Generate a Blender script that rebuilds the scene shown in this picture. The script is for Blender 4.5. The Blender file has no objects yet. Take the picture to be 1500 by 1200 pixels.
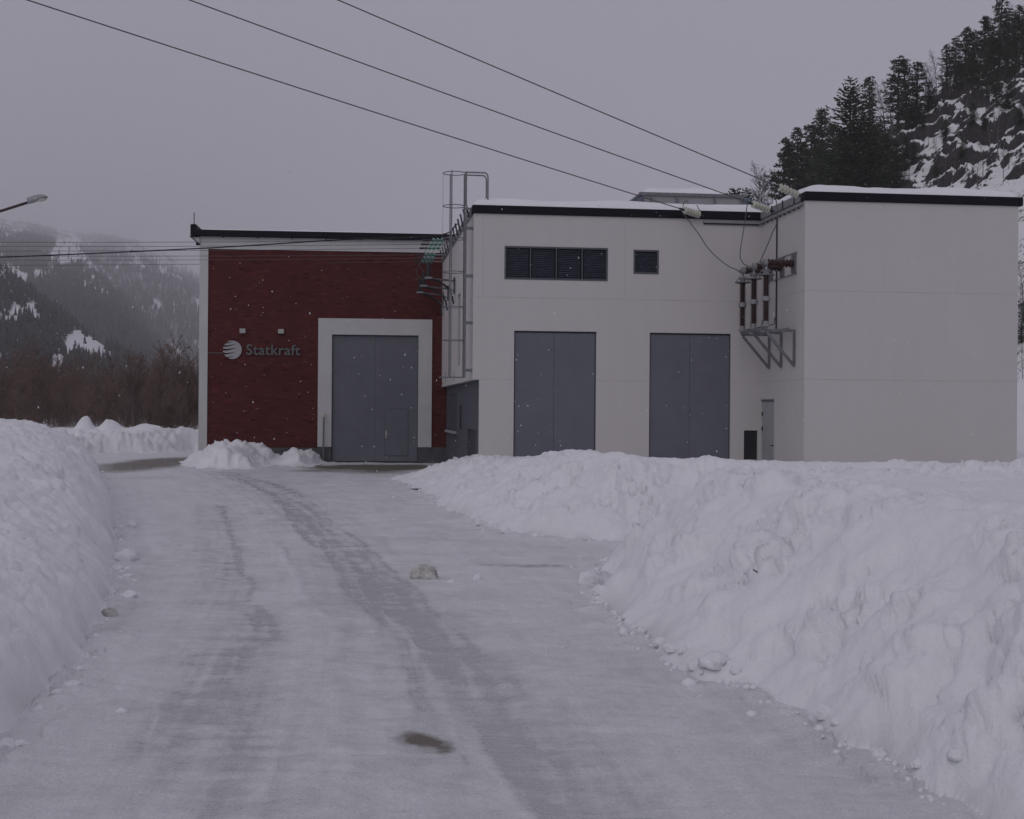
import bpy, math, random
import numpy as np
from mathutils import Matrix, Vector
random.seed(11)
RNG = np.random.default_rng(11)
S = bpy.context.scene
COL = S.collection
R = math.radians

# ------------------------------------------------------------------ camera model
F = 1950.0; ROLL = .0075; PITCH = .0009; EYE = 2.1
FW = Vector((0, math.cos(PITCH), math.sin(PITCH)))
RT = Vector((math.cos(ROLL), 0, math.sin(ROLL)))
UP = RT.cross(FW)
CP = Vector((0, 0, EYE))
def ray(px, py): return FW + RT * ((px - 750) / F) - UP * ((py - 600) / F)
def at(px, py, Y):
    d = ray(px, py); return CP + d * (Y / d.y)
def ground_pt(px, py):
    d = ray(px, py); t = -EYE / d.z
    return (d.x * t, d.y * t)
cd = bpy.data.cameras.new('camera'); cam = bpy.data.objects.new('camera', cd); COL.objects.link(cam)
m = Matrix.Identity(4)
for i in range(3):
    m[i][0] = RT[i]; m[i][1] = UP[i]; m[i][2] = -FW[i]; m[i][3] = CP[i]
cam.matrix_world = m
cd.sensor_width = 36; cd.lens = 36 * F / 1500; cd.clip_start = .1; cd.clip_end = 20000
S.camera = cam

# ------------------------------------------------------------------ numpy noise
def _h(ix, iy, iz, s):
    M = np.uint32
    h = (ix.astype(np.int64).astype(M) * M(374761393) + iy.astype(np.int64).astype(M) * M(668265263)
         + iz.astype(np.int64).astype(M) * M(2147483647) + M(s * 974711 + 12345))
    h = (h ^ (h >> M(13))) * M(1274126177)
    h = (h ^ (h >> M(16))) * M(2246822519)
    h = h ^ (h >> M(13))
    return (h & M(0xFFFFFF)).astype(np.float32) / np.float32(0xFFFFFF)
def vnoise(x, y, z=None, seed=0):
    x = np.asarray(x, np.float32); y = np.asarray(y, np.float32)
    z = np.zeros_like(x) if z is None else np.asarray(z, np.float32)
    ix, iy, iz = np.floor(x), np.floor(y), np.floor(z)
    fx, fy, fz = x - ix, y - iy, z - iz
    fx, fy, fz = [f * f * f * (f * (f * 6 - 15) + 10) for f in (fx, fy, fz)]
    out = 0
    for a in (0, 1):
        wx = fx if a else 1 - fx
        for b in (0, 1):
            wy = fy if b else 1 - fy
            for c in (0, 1):
                wz = fz if c else 1 - fz
                out = out + wx * wy * wz * _h(ix + a, iy + b, iz + c, seed)
    return out * 2 - 1
def fbm(x, y, z=None, octv=4, seed=0, gain=.5):
    t = 0; a = 1; n = 0
    for k in range(octv):
        f = 2.03 ** k
        t = t + a * vnoise(x * f, y * f, None if z is None else z * f, seed + k * 7); n += a; a *= gain
    return t / n
def worley(x, y, z, seed=0):
    ix, iy, iz = np.floor(x), np.floor(y), np.floor(z)
    best = np.full(x.shape, 9., np.float32)
    for a in (-1, 0, 1):
        for b in (-1, 0, 1):
            for c in (-1, 0, 1):
                cx, cy, cz = ix + a, iy + b, iz + c
                dx = cx + _h(cx, cy, cz, seed + 1) - x
                dy = cy + _h(cx, cy, cz, seed + 2) - y
                dz = cz + _h(cx, cy, cz, seed + 3) - z
                best = np.minimum(best, dx * dx + dy * dy + dz * dz)
    return np.sqrt(best)
def facet(x, y, z, sc, seed):
    x, y, z = x / sc, y / sc, z / sc; ix, iy, iz = np.floor(x), np.floor(y), np.floor(z); best = np.full(x.shape, 9., np.float32); val = np.zeros_like(best)
    for a in (-1, 0, 1):
        for b in (-1, 0, 1):
            for c in (-1, 0, 1):
                cx, cy, cz = ix + a, iy + b, iz + c
                dx, dy, dz = cx + _h(cx, cy, cz, seed + 1) - x, cy + _h(cx, cy, cz, seed + 2) - y, cz + _h(cx, cy, cz, seed + 3) - z
                d = dx * dx + dy * dy + dz * dz; m_ = d < best; best = np.where(m_, d, best)
                v = dx * (_h(cx, cy, cz, seed + 4) - .5) + dy * (_h(cx, cy, cz, seed + 5) - .5) + dz * (_h(cx, cy, cz, seed + 6) - .5) + .7 * (_h(cx, cy, cz, seed + 7) - .5); val = np.where(m_, v, val)
    return val - .5 * best
def lump(x, y, z, sc, seed):
    d = worley(x / sc, y / sc, z / sc, seed) / .85
    return np.sqrt(np.clip(1 - d * d, 0, 1))
def sstep(a, b, x):
    t = np.clip((x - a) / (b - a), 0, 1); return t * t * (3 - 2 * t)

# ------------------------------------------------------------------ materials
def newmat(name):
    mt = bpy.data.materials.new(name); mt.use_nodes = True
    nt = mt.node_tree; b = nt.nodes['Principled BSDF']
    return mt, nt, b
def N(nt, t, **kw):
    n = nt.nodes.new(t)
    for k, v in kw.items():
        if k in n.inputs.keys(): n.inputs[k].default_value = v
        else: setattr(n, k, v)
    return n
def ramp(nt, fac, stops):
    r = nt.nodes.new('ShaderNodeValToRGB'); el = r.color_ramp.elements
    while len(el) < len(stops): el.new(.5)
    for e_, (p, c) in zip(el, stops):
        e_.position = p; e_.color = (*c, 1) if len(c) == 3 else c
    nt.links.new(fac, r.inputs[0]); return r.outputs[0]
def mixc(nt, f, a, b, mode='MIX'):
    n = nt.nodes.new('ShaderNodeMix'); n.data_type = 'RGBA'; n.blend_type = mode
    for sock, v in ((n.inputs[0], f), (n.inputs[6], a), (n.inputs[7], b)):
        if isinstance(v, bpy.types.NodeSocket): nt.links.new(v, sock)
        elif isinstance(v, (int, float)): sock.default_value = v
        else: sock.default_value = (*v, 1)
    return n.outputs[2]
def coords(nt, kind='Object', scale=(1, 1, 1)):
    tc = nt.nodes.new('ShaderNodeTexCoord'); mp = nt.nodes.new('ShaderNodeMapping')
    mp.inputs['Scale'].default_value = scale
    nt.links.new(tc.outputs[kind], mp.inputs[0]); return mp.outputs[0]
def noise(nt, vec, scale, detail=4, rough=.55):
    n = nt.nodes.new('ShaderNodeTexNoise')
    n.inputs['Scale'].default_value = scale; n.inputs['Detail'].default_value = detail; n.inputs['Roughness'].default_value = rough
    nt.links.new(vec, n.inputs['Vector']); return n.outputs['Fac']
def bump(nt, b, h, strength, dist=.02):
    n = nt.nodes.new('ShaderNodeBump'); n.inputs['Strength'].default_value = strength; n.inputs['Distance'].default_value = dist
    nt.links.new(h, n.inputs['Height']); nt.links.new(n.outputs[0], b.inputs['Normal'])
def simple(name, c, rough=.6, var=.12, scale=3., bumpd=0., metal=0., stretch=(1, 1, 1), spec=.3):
    mt, nt, b = newmat(name)
    v = coords(nt, 'Object', stretch); n = noise(nt, v, scale, 6, .6)
    lo = tuple(x * (1 - var) for x in c); hi = tuple(min(1, x * (1 + var)) for x in c)
    nt.links.new(ramp(nt, n, [(.3, lo), (.7, hi)]), b.inputs['Base Color'])
    b.inputs['Roughness'].default_value = rough; b.inputs['Metallic'].default_value = metal
    b.inputs['Specular IOR Level'].default_value = spec
    if bumpd: bump(nt, b, noise(nt, v, scale * 12, 3), .5, bumpd)
    return mt
MAT = {}
def plaster():
    mt, nt, b = newmat('white_render')
    v = coords(nt); big = noise(nt, v, .35, 5, .6); st = noise(nt, coords(nt, 'Object', (2.2, 2.2, .12)), 1.5, 5, .6); fine = noise(nt, v, 38, 3, .7)
    c = ramp(nt, big, [(.3, (.508, .486, .481)), (.7, (.538, .516, .512))])
    c = mixc(nt, .22, c, ramp(nt, st, [(.35, (.44, .422, .415)), (.62, (.54, .525, .52))]))
    c = mixc(nt, .5, c, ramp(nt, fine, [(.3, (.455, .434, .427)), (.7, (.572, .550, .543))]))
    nt.links.new(c, b.inputs['Base Color']); b.inputs['Roughness'].default_value = .9; b.inputs['Specular IOR Level'].default_value = .15
    bump(nt, b, fine, .5, .006); return mt
def brick():
    mt, nt, b = newmat('red_brick')
    tc = nt.nodes.new('ShaderNodeTexCoord'); sp = nt.nodes.new('ShaderNodeSeparateXYZ'); cb = nt.nodes.new('ShaderNodeCombineXYZ')
    nt.links.new(tc.outputs['Object'], sp.inputs[0])
    ad = N(nt, 'ShaderNodeMath', operation='ADD'); nt.links.new(sp.outputs[0], ad.inputs[0]); nt.links.new(sp.outputs[1], ad.inputs[1])
    nt.links.new(ad.outputs[0], cb.inputs[0]); nt.links.new(sp.outputs[2], cb.inputs[1])
    br = nt.nodes.new('ShaderNodeTexBrick'); nt.links.new(cb.outputs[0], br.inputs['Vector'])
    for k, x in {'Scale': 1., 'Mortar Size': .006, 'Mortar Smooth': .1, 'Bias': -.1, 'Brick Width': .25, 'Row Height': .077}.items(): br.inputs[k].default_value = x
    br.inputs['Color1'].default_value = (.100, .0228, .0232, 1); br.inputs['Color2'].default_value = (.081, .0205, .0215, 1); br.inputs['Mortar'].default_value = (.058, .036, .035, 1)
    cell = nt.nodes.new('ShaderNodeTexWhiteNoise'); cell.noise_dimensions = '3D'
    sc = nt.nodes.new('ShaderNodeVectorMath'); sc.operation = 'MULTIPLY'; sc.inputs[1].default_value = (4, 1 / .077, 1); nt.links.new(cb.outputs[0], sc.inputs[0])
    fl = nt.nodes.new('ShaderNodeVectorMath'); fl.operation = 'FLOOR'; nt.links.new(sc.outputs[0], fl.inputs[0]); nt.links.new(fl.outputs[0], cell.inputs['Vector'])
    dk = ramp(nt, cell.outputs['Value'], [(0, (.6, .6, .62)), (.03, (.7, .7, .7)), (.045, (.9, .92, .92)), (.9, (1.05, 1.05, 1.05)), (1, (1.35, 1.3, 1.2))])
    c = mixc(nt, 1., br.outputs['Color'], dk, 'MULTIPLY')
    big = noise(nt, tc.outputs['Object'], .5, 4); c = mixc(nt, 1., c, ramp(nt, big, [(.3, (.90, .89, .89)), (.7, (1.08, 1.08, 1.06))]), 'MULTIPLY')
    nt.links.new(c, b.inputs['Base Color']); b.inputs['Roughness'].default_value = .9; b.inputs['Specular IOR Level'].default_value = .12
    bump(nt, b, br.outputs['Fac'], -.6, .006); return mt
def snowmat(name='snow', dirt=False):
    mt, nt, b = newmat(name)
    tc = nt.nodes.new('ShaderNodeTexCoord'); v = tc.outputs['Object']
    n1 = noise(nt, v, 1.3, 5, .6); n2 = noise(nt, v, 14, 5, .65); n3 = noise(nt, v, 60, 3, .7)
    c = ramp(nt, n1, [(.3, (.775, .79, .815)), (.7, (.84, .85, .87))])
    c = mixc(nt, .3, c, ramp(nt, n2, [(.3, (.745, .76, .79)), (.7, (.86, .87, .885))]))
    if dirt:
        at_ = nt.nodes.new('ShaderNodeAttribute'); at_.attribute_name = 'dirt'
        c = mixc(nt, at_.outputs['Fac'], c, (.40, .385, .36))
    nt.links.new(c, b.inputs['Base Color']); b.inputs['Roughness'].default_value = .75; b.inputs['Specular IOR Level'].default_value = .2
    b.inputs['Subsurface Weight'].default_value = .0
    ad = N(nt, 'ShaderNodeMath', operation='MULTIPLY_ADD'); ad.inputs[1].default_value = .5
    nt.links.new(n3, ad.inputs[0]); nt.links.new(n2, ad.inputs[2])
    bump(nt, b, ad.outputs[0], .55, .035); return mt
def roadmat():
    mt, nt, b = newmat('icy_road')
    uv = nt.nodes.new('ShaderNodeUVMap'); uv.uv_map = 'road'
    tc = nt.nodes.new('ShaderNodeTexCoord'); ob = tc.outputs['Object']
    mp = nt.nodes.new('ShaderNodeMapping'); mp.inputs['Scale'].default_value = (4.2, .30, 1); nt.links.new(uv.outputs[0], mp.inputs[0])
    streak = noise(nt, mp.outputs[0], 1., 7, .62)
    iso = noise(nt, ob, 1.3, 8, .66); fine = noise(nt, ob, 7, 7, .72); vfine = noise(nt, ob, 55, 4, .7)
    a = nt.nodes.new('ShaderNodeAttribute'); a.attribute_name = 'wear'
    d = nt.nodes.new('ShaderNodeAttribute'); d.attribute_name = 'dirt'
    m1 = N(nt, 'ShaderNodeMath', operation='MULTIPLY_ADD'); m1.inputs[1].default_value = .36;     mh = nt.nodes.new('ShaderNodeMapping'); mh.inputs['Scale'].default_value = (15, .16, 1); nt.links.new(uv.outputs[0], mh.inputs[0]); hair = noise(nt, mh.outputs[0], 1., 5, .6)
    mk_ = nt.nodes.new('ShaderNodeMapping'); mk_.inputs['Scale'].default_value = (.9, .10, 1); nt.links.new(uv.outputs[0], mk_.inputs[0]); msk = ramp(nt, noise(nt, mk_.outputs[0], 1., 4, .6), [(.40, (0, 0, 0)), (.62, (1, 1, 1))])
    h0 = N(nt, 'ShaderNodeMath', operation='SUBTRACT'); h0.inputs[1].default_value = .5; nt.links.new(hair, h0.inputs[0]); h1 = N(nt, 'ShaderNodeMath', operation='MULTIPLY'); nt.links.new(h0.outputs[0], h1.inputs[0]); nt.links.new(msk, h1.inputs[1])
    h2 = N(nt, 'ShaderNodeMath', operation='MULTIPLY_ADD'); h2.inputs[1].default_value = .75; nt.links.new(h1.outputs[0], h2.inputs[0]); nt.links.new(streak, h2.inputs[2]); streak = h2.outputs[0]
    m2 = N(nt, 'ShaderNodeMath', operation='MULTIPLY'); m2.inputs[1].default_value = .62; nt.links.new(iso, m2.inputs[0]); nt.links.new(streak, m1.inputs[0]); nt.links.new(m2.outputs[0], m1.inputs[2])
    m3 = N(nt, 'ShaderNodeMath', operation='MULTIPLY_ADD'); m3.inputs[1].default_value = .52; nt.links.new(fine, m3.inputs[0]); nt.links.new(m1.outputs[0], m3.inputs[2])
    mq = nt.nodes.new('ShaderNodeMapping'); mq.inputs['Scale'].default_value = (3.2, 13, 1); nt.links.new(uv.outputs[0], mq.inputs[0]); tread = noise(nt, mq.outputs[0], 1., 5, .65)
    tq = N(nt, 'ShaderNodeMath', operation='MULTIPLY'); nt.links.new(tread, tq.inputs[0]); nt.links.new(a.outputs['Fac'], tq.inputs[1])
    ml = nt.nodes.new('ShaderNodeMapping'); ml.inputs['Scale'].default_value = (2.0, 7.5, 1); nt.links.new(uv.outputs[0], ml.inputs[0]); lat = noise(nt, ml.outputs[0], 1., 6, .68)
    lq = N(nt, 'ShaderNodeMath', operation='MULTIPLY_ADD'); lq.inputs[1].default_value = .20; lq2 = N(nt, 'ShaderNodeMath', operation='SUBTRACT'); lq2.inputs[1].default_value = .5; nt.links.new(lat, lq2.inputs[0]); nt.links.new(lq2.outputs[0], lq.inputs[0]); nt.links.new(m3.outputs[0], lq.inputs[2]); m3 = lq
    tw_ = N(nt, 'ShaderNodeMath', operation='MULTIPLY_ADD'); tw_.inputs[1].default_value = -.50; nt.links.new(tq.outputs[0], tw_.inputs[0]); nt.links.new(m3.outputs[0], tw_.inputs[2]); m3 = tw_
    m4 = N(nt, 'ShaderNodeMath', operation='MULTIPLY_ADD'); m4.inputs[1].default_value = -.09; nt.links.new(a.outputs['Fac'], m4.inputs[0]); nt.links.new(m3.outputs[0], m4.inputs[2])
    c = ramp(nt, m4.outputs[0], [(.42, (.44, .45, .465)), (.56, (.56, .57, .588)), (.68, (.68, .69, .708)), (.84, (.81, .82, .84))])
    c = mixc(nt, .45, c, ramp(nt, vfine, [(.3, (.40, .405, .415)), (.68, (.79, .80, .82))]))
    # dirt with a broken edge
    dd = N(nt, 'ShaderNodeMath', operation='MULTIPLY_ADD'); dd.inputs[1].default_value = .9; nt.links.new(fine, dd.inputs[0]); nt.links.new(d.outputs['Fac'], dd.inputs[2])
    df = ramp(nt, dd.outputs[0], [(.58, (0, 0, 0)), (1.2, (1, 1, 1))])
    c = mixc(nt, df, c, (.14, .125, .10))
    nt.links.new(c, b.inputs['Base Color'])
    rr = nt.nodes.new('ShaderNodeMapRange'); rr.inputs[1].default_value = .42; rr.inputs[2].default_value = .85; rr.inputs[3].default_value = .24; rr.inputs[4].default_value = .55
    nt.links.new(m4.outputs[0], rr.inputs[0]); nt.links.new(rr.outputs[0], b.inputs['Roughness']); b.inputs['Specular IOR Level'].default_value = .35
    bb = N(nt, 'ShaderNodeMath', operation='MULTIPLY_ADD'); bb.inputs[1].default_value = .3; nt.links.new(vfine, bb.inputs[0]); nt.links.new(m3.outputs[0], bb.inputs[2])
    bump(nt, b, bb.outputs[0], .8, .035); return mt
def hillrock():
    mt, nt, b = newmat('snowy_rock')
    g = nt.nodes.new('ShaderNodeNewGeometry'); sp = nt.nodes.new('ShaderNodeSeparateXYZ'); nt.links.new(g.outputs['Normal'], sp.inputs[0])
    tc = nt.nodes.new('ShaderNodeTexCoord'); n = noise(nt, tc.outputs['Object'], .6, 9, .74); n2 = noise(nt, tc.outputs['Object'], 1.6, 7, .72)
    ad = N(nt, 'ShaderNodeMath', operation='MULTIPLY_ADD'); ad.inputs[1].default_value = .62; n4 = noise(nt, tc.outputs['Object'], 2.6, 5, .7); a2 = N(nt, 'ShaderNodeMath', operation='MULTIPLY_ADD'); a2.inputs[1].default_value = .38; nt.links.new(n4, a2.inputs[0]); nt.links.new(n, ad.inputs[0]); nt.links.new(sp.outputs[2], a2.inputs[2]); nt.links.new(a2.outputs[0], ad.inputs[2])
    f = ramp(nt, ad.outputs[0], [(.88, (0, 0, 0)), (.94, (1, 1, 1))]); f.node.inputs[0].links[0]; nt.links.remove(f.node.inputs[0].links[0]); sb = N(nt, 'ShaderNodeMath', operation='SUBTRACT'); sb.inputs[1].default_value = .262; nt.links.new(ad.outputs[0], sb.inputs[0]); nt.links.new(sb.outputs[0], f.node.inputs[0])
    rock = ramp(nt, n2, [(.38, (.008, .0075, .008)), (.54, (.026, .022, .022)), (.72, (.095, .08, .077))])
    c = mixc(nt, f, rock, (.80, .80, .81)); nt.links.new(c, b.inputs['Base Color']); b.inputs['Roughness'].default_value = .85
    bump(nt, b, n2, .8, .25); return mt
def farhill(name):
    mt, nt, b = newmat(name)
    tc = nt.nodes.new('ShaderNodeTexCoord'); a = nt.nodes.new('ShaderNodeAttribute'); a.attribute_name = 'bare'
    n = noise(nt, tc.outputs['Object'], .02, 8, .7)
    ad = N(nt, 'ShaderNodeMath', operation='MULTIPLY_ADD'); ad.inputs[1].default_value = .8; nt.links.new(n, ad.inputs[0]); nt.links.new(a.outputs['Fac'], ad.inputs[2])
    f = ramp(nt, ad.outputs[0], [(.38, (0, 0, 0)), (.78, (1, 1, 1))])
    c = mixc(nt, f, (.09, .09, .095), (.74, .74, .76)); nt.links.new(c, b.inputs['Base Color']); b.inputs['Roughness'].default_value = .95
    return mt
def leafmat(name, lo, hi):
    mt, nt, b = newmat(name)
    g = nt.nodes.new('ShaderNodeNewGeometry'); tc = nt.nodes.new('ShaderNodeTexCoord')
    c = ramp(nt, g.outputs['Random Per Island'], [(0, lo), (1, hi)])
    c = mixc(nt, 1., c, ramp(nt, noise(nt, tc.outputs['Object'], .5, 3), [(.3, (.7, .7, .7)), (.7, (1.25, 1.25, 1.2))]), 'MULTIPLY')
    nt.links.new(c, b.inputs['Base Color']); b.inputs['Roughness'].default_value = .7; b.inputs['Specular IOR Level'].default_value = .2
    return mt
MAT['wall'] = plaster(); MAT['brick'] = brick(); MAT['snow'] = snowmat(); MAT['bank'] = snowmat('bank_snow', True); MAT['road'] = roadmat()
MAT['trim'] = simple('white_trim_render', (.50, .50, .50), .85, .06, 1.5, .004)
MAT['joint'] = simple('joint_sealant', (.43, .41, .405), .9, .1)
MAT['fascia'] = simple('black_fascia_metal', (.008, .0085, .013), .6, .2, 2, spec=.12)
MAT['eave'] = simple('grey_eave_board', (.20, .20, .215), .7, .15, 2)
MAT['door'] = simple('grey_door_paint', (.128, .132, .160), .55, .07, 1.2, spec=.3)
MAT['doorseam'] = simple('dark_door_edge', (.045, .047, .06), .6, .1)
MAT['louvre'] = simple('dark_louvre_metal', (.062, .070, .092), .45, .2, 5, spec=.4)
MAT['louvreframe'] = simple('louvre_frame_metal', (.085, .09, .105), .5, .1)
MAT['greybase'] = simple('grey_base_render', (.085, .088, .108), .85, .1, 2)
MAT['plinth'] = simple('concrete_plinth', (.085, .085, .092), .9, .2, 4, .004)
MAT['greydoor'] = simple('pale_grey_door_paint', (.32, .325, .34), .55, .06, 2)
MAT['hatch'] = simple('black_hatch_paint', (.022, .023, .028), .6, .1)
MAT['glass'] = simple('dark_window_glass', (.02, .022, .028), .12, .1, spec=.5)
MAT['steel'] = simple('galvanised_steel', (.17, .17, .185), .5, .18, 9, metal=.35)
MAT['darksteel'] = simple('dull_dark_steel', (.085, .085, .092), .6, .2, 9)
MAT['steelpale'] = simple('pale_galvanised_steel', (.26, .26, .27), .5, .15, 9, metal=.3)
MAT['darkmetal'] = simple('dark_fitting_metal', (.035, .034, .038), .5, .2, 8)
MAT['wire'] = simple('weathered_conductor', (.09, .09, .088), .6, .15, 5)
MAT['cablemat'] = simple('black_cable_sheath', (.015, .015, .016), .5, .1)
MAT['brown'] = simple('brown_glazed_porcelain', (.034, .0115, .0095), .25, .2, 8, spec=.5)
MAT['cream'] = simple('cream_glazed_porcelain', (.50, .50, .43), .25, .1, 8, spec=.5)
mt, nt, b = newmat('green_insulator_glass'); b.inputs['Base Color'].default_value = (.02, .20, .16, 1); b.inputs['Roughness'].default_value = .12
b.inputs['Transmission Weight'].default_value = .35; b.inputs['IOR'].default_value = 1.5; MAT['greenglass'] = mt
MAT['letter'] = simple('brushed_letter_metal', (.115, .12, .12), .5, .08, 6)
MAT['logo'] = simple('pale_sign_metal', (.34, .33, .345), .5, .05, 6)
MAT['box'] = simple('pale_box_metal', (.36, .36, .35), .6, .1, 6)
MAT['red'] = simple('red_marker_plastic', (.25, .01, .02), .5, .1)
MAT['lamp'] = simple('grey_lamp_housing', (.28, .29, .30), .5, .12, 8)
MAT['lens'] = simple('clear_lamp_bowl', (.55, .53, .46), .2, .05, spec=.5)
MAT['rustarm'] = simple('dark_lamp_arm', (.045, .03, .03), .6, .2)
MAT['roofpanel'] = simple('grey_roof_panel', (.27, .275, .285), .6, .12, 1.5)
MAT['bluepanel'] = simple('blue_grey_sheet', (.13, .15, .20), .5, .1, 2)
MAT['rock'] = hillrock()
MAT['spruce'] = leafmat('spruce_needles', (.014, .020, .010), (.05, .065, .032))
MAT['pine'] = leafmat('pine_needles', (.022, .029, .017), (.075, .092, .052))
MAT['bark'] = simple('grey_brown_bark', (.055, .045, .04), .9, .35, 2.5, .01)
MAT['birchbark'] = simple('pale_birch_bark', (.16, .15, .145), .85, .35, 2.5)
MAT['twig'] = simple('dark_birch_twigs', (.075, .062, .06), .9, .25, 1.)
MAT['browntwig'] = leafmat('brown_alder_twigs', (.115, .080, .072), (.25, .178, .158))
MAT['farforest'] = leafmat('distant_forest', (.018, .019, .020), (.05, .05, .052))
MAT['hillA'] = farhill('wooded_hillside'); MAT['chunk'] = None
mt, nt, b = newmat('dirty_ice'); v = coords(nt); n_ = noise(nt, v, 9, 6, .7)
nt.links.new(ramp(nt, n_, [(.35, (.30, .29, .265)), (.65, (.66, .65, .62))]), b.inputs['Base Color']); b.inputs['Roughness'].default_value = .6; bump(nt, b, n_, .8, .03); MAT['chunk'] = mt

# ------------------------------------------------------------------ object helpers
WM = {}
def tag(o, label=None, cat=None, group=None, kind=None):
    if label: o['label'] = label
    if cat: o['category'] = cat
    if group: o['group'] = group
    if kind: o['kind'] = kind
    return o
def frame(origin, ang): return Matrix.Translation(Vector((origin[0], origin[1], origin[2] if len(origin) > 2 else 0))) @ Matrix.Rotation(ang, 4, 'Z')
ID = Matrix.Identity(4)
def thing(name, label, cat, M, group=None):
    o = bpy.data.objects.new(name, None); COL.objects.link(o); o.empty_display_size = .2
    o.matrix_world = M; WM[o.name] = M.copy()
    return tag(o, label, cat, group)
def meshobj(name, verts, faces, mat, parent=None, origin=None, smooth=False):
    """verts in world coordinates; faces list or (n,k) array."""
    V = np.asarray(verts, np.float64).reshape(-1, 3)
    me = bpy.data.meshes.new(name)
    if parent is not None: Wm = WM[parent.name]
    else:
        if origin is None:
            mn, mx = V.min(0), V.max(0); origin = ((mn[0] + mx[0]) / 2, (mn[1] + mx[1]) / 2, mn[2])
        Wm = Matrix.Translation(Vector(origin))
    I = np.array(Wm.inverted())
    V = V @ I[:3, :3].T + I[:3, 3]
    if isinstance(faces, np.ndarray):
        k = faces.shape[1]; nf = len(faces)
        me.vertices.add(len(V)); me.vertices.foreach_set('co', V.astype(np.float32).ravel())
        me.loops.add(nf * k); me.loops.foreach_set('vertex_index', faces.astype(np.int32).ravel())
        me.polygons.add(nf); me.polygons.foreach_set('loop_start', np.arange(0, nf * k, k, dtype=np.int32))
        me.polygons.foreach_set('loop_total', np.full(nf, k, np.int32)); me.update(calc_edges=True); me.validate()
    else:
        me.from_pydata([tuple(v) for v in V], [], faces); me.update()
    if smooth: me.polygons.foreach_set('use_smooth', np.ones(len(me.polygons), bool))
    o = bpy.data.objects.new(name, me); COL.objects.link(o)
    if mat is not None: me.materials.append(mat)
    if parent is not None: o.parent = parent
    else: o.matrix_world = Wm
    WM[o.name] = Wm.copy()
    return o
class MB:
    def __init__(s, M=ID): s.v = []; s.f = []; s.M = M
    def add(s, vs, fs):
        k = len(s.v); s.v += [Vector(v) for v in vs]; s.f += [[i + k for i in f] for f in fs]; return s
    def quad(s, a, b_, c, d): return s.add([a, b_, c, d], [[0, 1, 2, 3]])
    def box(s, x0, x1, y0, y1, z0, z1, bev=0.):
        if bev <= 0:
            return s.add([(x, y, z) for z in (z0, z1) for y in (y0, y1) for x in (x0, x1)],
                         [[0, 2, 3, 1], [4, 5, 7, 6], [0, 1, 5, 4], [2, 6, 7, 3], [0, 4, 6, 2], [1, 3, 7, 5]])
        bm_ = []
        b_ = bev
        for z, i in ((z0, b_), (z0 + b_, 0), (z1 - b_, 0), (z1, b_)):
            bm_.append([(x0 + i + (b_ if k in (0,) else 0), y0 + i, z) for k in (1,)] + [(x1 - i, y0 + i, z), (x1 - i, y1 - i, z), (x0 + i, y1 - i, z)])
        vs = [p for r_ in bm_ for p in r_]; fs = [[3, 2, 1, 0], [12, 13, 14, 15]]
        for k in range(3):
            for j in range(4): fs.append([k * 4 + j, k * 4 + (j + 1) % 4, k * 4 + 4 + (j + 1) % 4, k * 4 + 4 + j])
        return s.add(vs, fs)
    def tube(s, pts, r, n=8, closed=False, caps=True):
        pts = [Vector(p) for p in pts]; L = len(pts); rs = r if isinstance(r, (list, tuple)) else [r] * L
        vs = []; ref = None
        for i, p in enumerate(pts):
            if closed: t = pts[(i + 1) % L] - pts[i - 1]
            else: t = pts[min(i + 1, L - 1)] - pts[max(i - 1, 0)]
            t.normalize()
            if ref is None: ref = Vector((0, 0, 1)) if abs(t.z) < .9 else Vector((1, 0, 0))
            a = t.cross(ref).normalized(); b_ = a.cross(t).normalized(); ref = b_
            for k in range(n):
                q = 2 * math.pi * k / n; vs.append(p + (a * math.cos(q) + b_ * math.sin(q)) * rs[i])
        fs = []
        for i in range(L if closed else L - 1):
            j = (i + 1) % L
            for k in range(n): fs.append([i * n + k, i * n + (k + 1) % n, j * n + (k + 1) % n, j * n + k])
        if caps and not closed: fs.append(list(range(n))[::-1]); fs.append([(L - 1) * n + k for k in range(n)])
        return s.add(vs, fs)
    def bar(s, a, b_, w, h=None):
        """square bar between points"""
        a, b_ = Vector(a), Vector(b_); h = h or w; t = (b_ - a).normalized()
        ref = Vector((0, 0, 1)) if abs(t.z) < .95 else Vector((0, 1, 0))
        x = t.cross(ref).normalized() * w / 2; y = x.cross(t).normalized() * h / 2
        vs = [p + sx * x + sy * y for p in (a, b_) for sx, sy in ((-1, -1), (1, -1), (1, 1), (-1, 1))]
        return s.add(vs, [[3, 2, 1, 0], [4, 5, 6, 7], [0, 1, 5, 4], [1, 2, 6, 5], [2, 3, 7, 6], [3, 0, 4, 7]])
    def lathe(s, a, b_, prof, n=14):
        """prof: list of (t 0..1, radius) along a->b"""
        a, b_ = Vector(a), Vector(b_); t = (b_ - a); tn = t.normalized()
        ref = Vector((0, 0, 1)) if abs(tn.z) < .9 else Vector((1, 0, 0))
        x = tn.cross(ref).normalized(); y = x.cross(tn).normalized(); vs = []; fs = []
        for q, r in prof:
            for k in range(n):
                w = 2 * math.pi * k / n; vs.append(a + t * q + (x * math.cos(w) + y * math.sin(w)) * r)
        L = len(prof)
        for i in range(L - 1):
            for k in range(n): fs.append([i * n + k, i * n + (k + 1) % n, (i + 1) * n + (k + 1) % n, (i + 1) * n + k])
        fs.append(list(range(n))[::-1]); fs.append([(L - 1) * n + k for k in range(n)])
        return s.add(vs, fs)
    def build(s, name, mat, parent=None, smooth=False, origin=None):
        vs = [tuple(s.M @ v) for v in s.v]
        return meshobj(name, vs, s.f, mat, parent, origin, smooth)
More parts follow.
